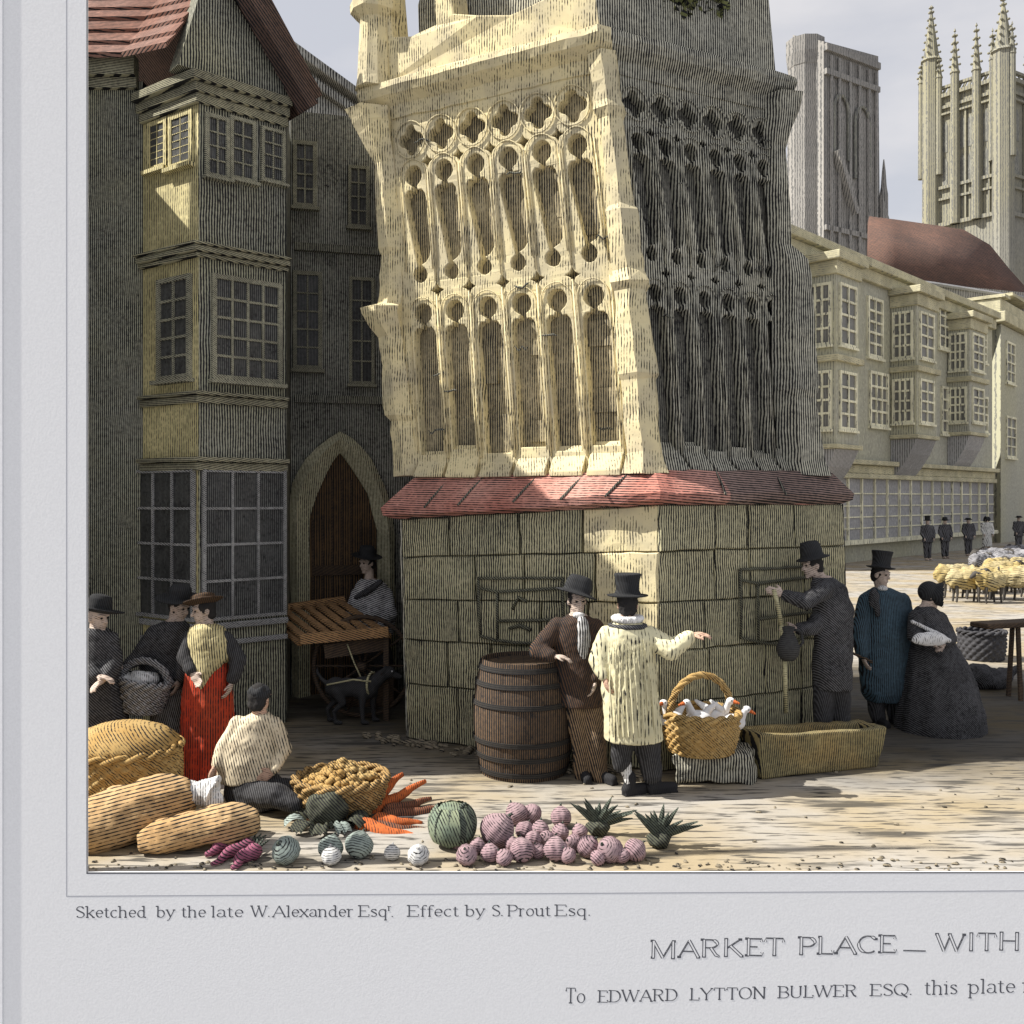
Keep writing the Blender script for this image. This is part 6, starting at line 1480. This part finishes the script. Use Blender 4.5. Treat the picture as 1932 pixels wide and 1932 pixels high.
onl = ['biggest purple onion, at the left of the heap', 'purple onion at the back of the heap, behind the biggest one', 'purple onion at the top of the heap, right of another back one', 'purple onion right of the biggest one, mid heap', 'purple onion in the middle of the heap, right side', 'purple onion lying alone at the back right of the heap',
  'purple onion in front of the green cabbage', 'half hidden purple onion at the front, below the biggest one', 'small purple onion at the very front of the heap', 'large pink onion at the front centre of the heap', 'small onion squeezed between two larger front ones', 'purple onion with a curled root in the front row',
  'purple onion half hidden behind a striped one', 'striped upright onion below the first leaf tuft', 'large round onion in the front row, right of the striped one', 'last onion at the right end of the row, beside the leafy root', 'tiny onion touching the green cabbage', 'onion in the very middle of the heap, behind the front row', 'small onion in the front row, right of the one with the curled root', 'small onion at the front, left of the large round one', 'onion wedged between the biggest onion and the front row', 'small pale onion right of the biggest one, low down', 'onion in the second row under the lone back one', 'small onion between the large round one and the last of the row', 'onion in the right half of the heap, below the lone back one', 'onion lying under the first leaf tuft']
for k, ((x, y, r_), lb) in enumerate(zip(ons, onl)):
    px, py = z6(x, y); veg('onion', px, py, r_*.2841*1.15, lb, 'onion', 'purple onions heaped on the ground', 40+k, .92, .18)
px, py = z6(165, 250)
cb = veg('cabbage', px, py, 43, 'big round green cabbage between the carrots and the onions', 'cabbage', None, 5, .95)
o = V(cb.location); rc = 43*o.y/F
for k in range(6):
    a = k*1.05+.4; m = MB(); R_ = Matrix.Rotation(a, 3, 'Z') @ Matrix.Rotation(1.0+.2*math.sin(k*2), 3, 'X'); rs = []
    for i in range(9):
        u = -1+2*i/8; ring = []
        for j in range(10):
            v = j/9; th_ = u*1.0; ph = -.2+v*1.5; rr2 = rc*(1.05+.06*math.sin(9*th_+k)*v+.05*k/6)
            ring.append(o+V((0,0,rc*.93))+Matrix.Rotation(a, 3, 'Z')@V((rr2*math.sin(th_)*math.cos(ph-.4), -rr2*math.cos(th_)*math.cos(ph-.4), rr2*math.sin(ph-.4))))
        rs.append(ring)
    vs = [p for rg in rs for p in rg]; m.add(vs, [(i*10+j, i*10+j+1, (i+1)*10+j+1, (i+1)*10+j) for i in range(8) for j in range(9)]); m.build('outer_leaf', M['cabbage'] if k % 2 else M['leaf'], cb, smooth=True)
for k, (x, y, r_, mt_, lb, nm) in enumerate(((810,690,100,'turnip','grey green turnip nearest the purple roots','turnip'),(1125,670,88,'turnip','grey green turnip standing on a white one','turnip'),(1325,650,98,'turnip','grey green turnip just below the carrots','turnip'),
    (1560,705,56,'white_turnip','small white turnip below the carrot tips','white_turnip'),(1745,722,76,'white_turnip','larger white turnip left of the onions','white_turnip'),(1130,785,70,'white_turnip','white turnip at the front under a grey green one','white_turnip'))):
    px, py = z5(x, y); veg(nm, px, py, r_*.2674, lb, mt_, 'turnips along the front', 70+k, .9, .12)
def root_veg(name, a, b, r, mat, label, group, leaf=None):
    a, b = V(a), V(b); root = thing(name, (a.x, a.y, max(0, 0)), label, 'carrot' if 'carrot' in name else 'root', group); m = MB(); n = 10
    d = b-a; side = V((-d.y, d.x, 0)).normalized(); pts = [a+d*(k/n)+side*.02*math.sin(k*.9) for k in range(n+1)]; m.tube(pts, [r*.55]+[r*(1-.86*(k/n)**1.3)*(1+.06*math.sin(k*2.3)) for k in range(n)], 12)
    m.build('root', M[mat], root, smooth=True, rough=.004, rsc=25.)
    s = MB(); dd_ = d.normalized()
    for k in range(3): s.tube([a, a-dd_*.05+side*(.02*(k-1)), a-dd_*.11+side*(.05*(k-1))+V((0,0,.02))], [.012,.01,.005], 6)
    s.build('leaf_stalk', M['leaf'], root, smooth=True); return root
st_ = W(672,1545,7.62)
def car(ex, ey, eY, sx, sy, sY, r, mt_, lb): root_veg('carrot', W(*z5(sx, sy), sY), W(*z5(ex, ey), eY), r, mt_, lb, 'carrots in the fanned bunch')
car(1640,150,8.12,1290,430,7.7,0.072,'carrot','topmost orange carrot in the fanned bunch'); car(1800,200,8.1,1320,455,7.72,0.064,'carrot','long orange carrot second from the top of the bunch')
car(1560,330,7.95,1300,470,7.66,0.077,'carrot','thick short orange carrot in the middle of the bunch'); car(1840,320,7.98,1500,425,7.74,0.055,'carrot_dark','dark muddy carrot pointing up right from the bunch')
car(1960,380,7.85,1480,455,7.66,0.055,'carrot_dark','long dark muddy carrot reaching to the cabbage'); car(1770,500,7.5,1420,480,7.5,0.064,'carrot','orange carrot level in the lower half of the bunch')
car(1740,600,7.26,1300,510,7.42,0.068,'carrot','lowest orange carrot, above the white turnips'); car(1800,545,7.4,1400,520,7.46,0.052,'carrot_dark','dark muddy carrot just above the lowest orange one')
for (a, b, r, lb) in (((520,600),(235,735),.07,'thick purple root lying uppermost by the sack'), ((560,640),(280,800),.055,'purple root in the middle of the three'), ((590,690),(420,830),.06,'short purple root lying nearest the front')):
    (x0, y0), (x1, y1) = z5(*a), z5(*b); p = G(x0, y0+12); q_ = G(x1, y1+2); p.z = r; q_.z = .025; root_veg('purple_root', p, q_, r, 'beet', lb, 'purple roots by the sacks')
def tuft(name, px, py, Y, n, ln, label, seed, bulb=False):
    random.seed(seed); c = V((W(px, HY, Y).x, Y, 0)); root = thing(name, c, label, 'leafy vegetable', 'leaf tufts by the onions'); m = MB()
    for k in range(n):
        a = -.7+2.05*k/(n-1)+random.uniform(-.08,.08); l = ln*random.uniform(.75,1.1); dy = random.uniform(-.5,.35); d = V((math.sin(a), dy*.6, math.cos(a)*.9+.22)).normalized(); s = d.cross(V((0,1,.2))).normalized(); w = .024
        b0 = c+V((0,0,.06)); pts = [b0+d*l*f+V((math.sin(a)*.06*f*f, 0, -.04*f*f)) for f in (0, .25, .5, .75, 1.)]; ws = [.5, 1, 1, .65, .06]
        th2 = d.cross(s)*.006
        m.rings([[p-s*w*q-th2*0, p+th2*1.6, p+s*w*q, p-th2*1.6] for p, q in zip(pts, ws)])
    m.build('leaf_blade', M['leaf'], root)
    b = MB(); b.ell(c+V((0,0,.055)), (.09,.08,.06)); b.build('root', M['leaf_dim'] if not bulb else M['white_turnip'], root, voxel=.014, rough=.02, rsc=14.)
x, y = z6(1130, 320); tuft('leek_tops', x, y, 7.25, 15, .27, 'dark spiky leaf tuft above the striped onions', 1)
x, y = z6(1535, 400); tuft('leek_tops', x, y, 7.0, 15, .28, 'dark spiky leaf tuft on a root at the right end of the row', 2, False)
x, y = z5(1100, 500); dk = thing('dark_cabbage', gz(x, 7.45, 0), 'dark leafy cabbage in front of the shallow basket', 'vegetable'); o = V(dk.location)
hd_ = MB(); hd_.ell(o+V((0,0,.14)), (.17,.15,.14)); hd_.build('heart', M['leaf_dim'], dk, voxel=.02, rough=.025, rsc=10.)
for k in range(7):
    a = -1.9+k*.62; m = MB(); rs = []
    for i in range(7):
        u = -1+i/3; ring = []
        for j in range(7):
            v = j/6; rr2 = .17+.16*v; ang_ = a+u*.34*(1-.4*v); ring.append(o+V((rr2*math.sin(ang_), -rr2*math.cos(ang_)*.9, .04+.2*v-.2*v*v+.02*math.sin(8*u+k))))
        rs.append(ring)
    m.add([p for rg in rs for p in rg], [(i*7+j, i*7+j+1, (i+1)*7+j+1, (i+1)*7+j) for i in range(6) for j in range(6)]); m.build('leaf', M['turnip'] if k % 3 == 1 else M['leaf_dim'], dk, smooth=True)

# ------------------------------------------------------------------ rubble and grit along the foot of the walls and the front edge
random.seed(21); gr = MB()
for k in range(420):
    if k < 200: x = random.uniform(-3.0, 4.2); y = 6.56+abs(random.gauss(0, .12)); s = random.uniform(.005, .016)
    elif k < 340: x = random.uniform(-1.6, 1.3); f = (x-AX)/(BX-AX); y = AY+(BY-AY)*f-.1-abs(random.gauss(0, .16)); s = random.uniform(.015, .05)
    else: x = random.uniform(-3, 5); y = random.uniform(6.6, 9); s = random.uniform(.006, .016)
    gr.ell((x, y, s*.35), (s*1.5, s*random.uniform(.7, 1.2), s*.8), Matrix.Rotation(random.uniform(0, 3), 3, 'Z'), 7, 5)
gr.jitter(.006, 30.)
tag(gr.build('rubble', M['pebble']), 'small dark stones and grit scattered on the ground', 'rubble', None, 'stuff')
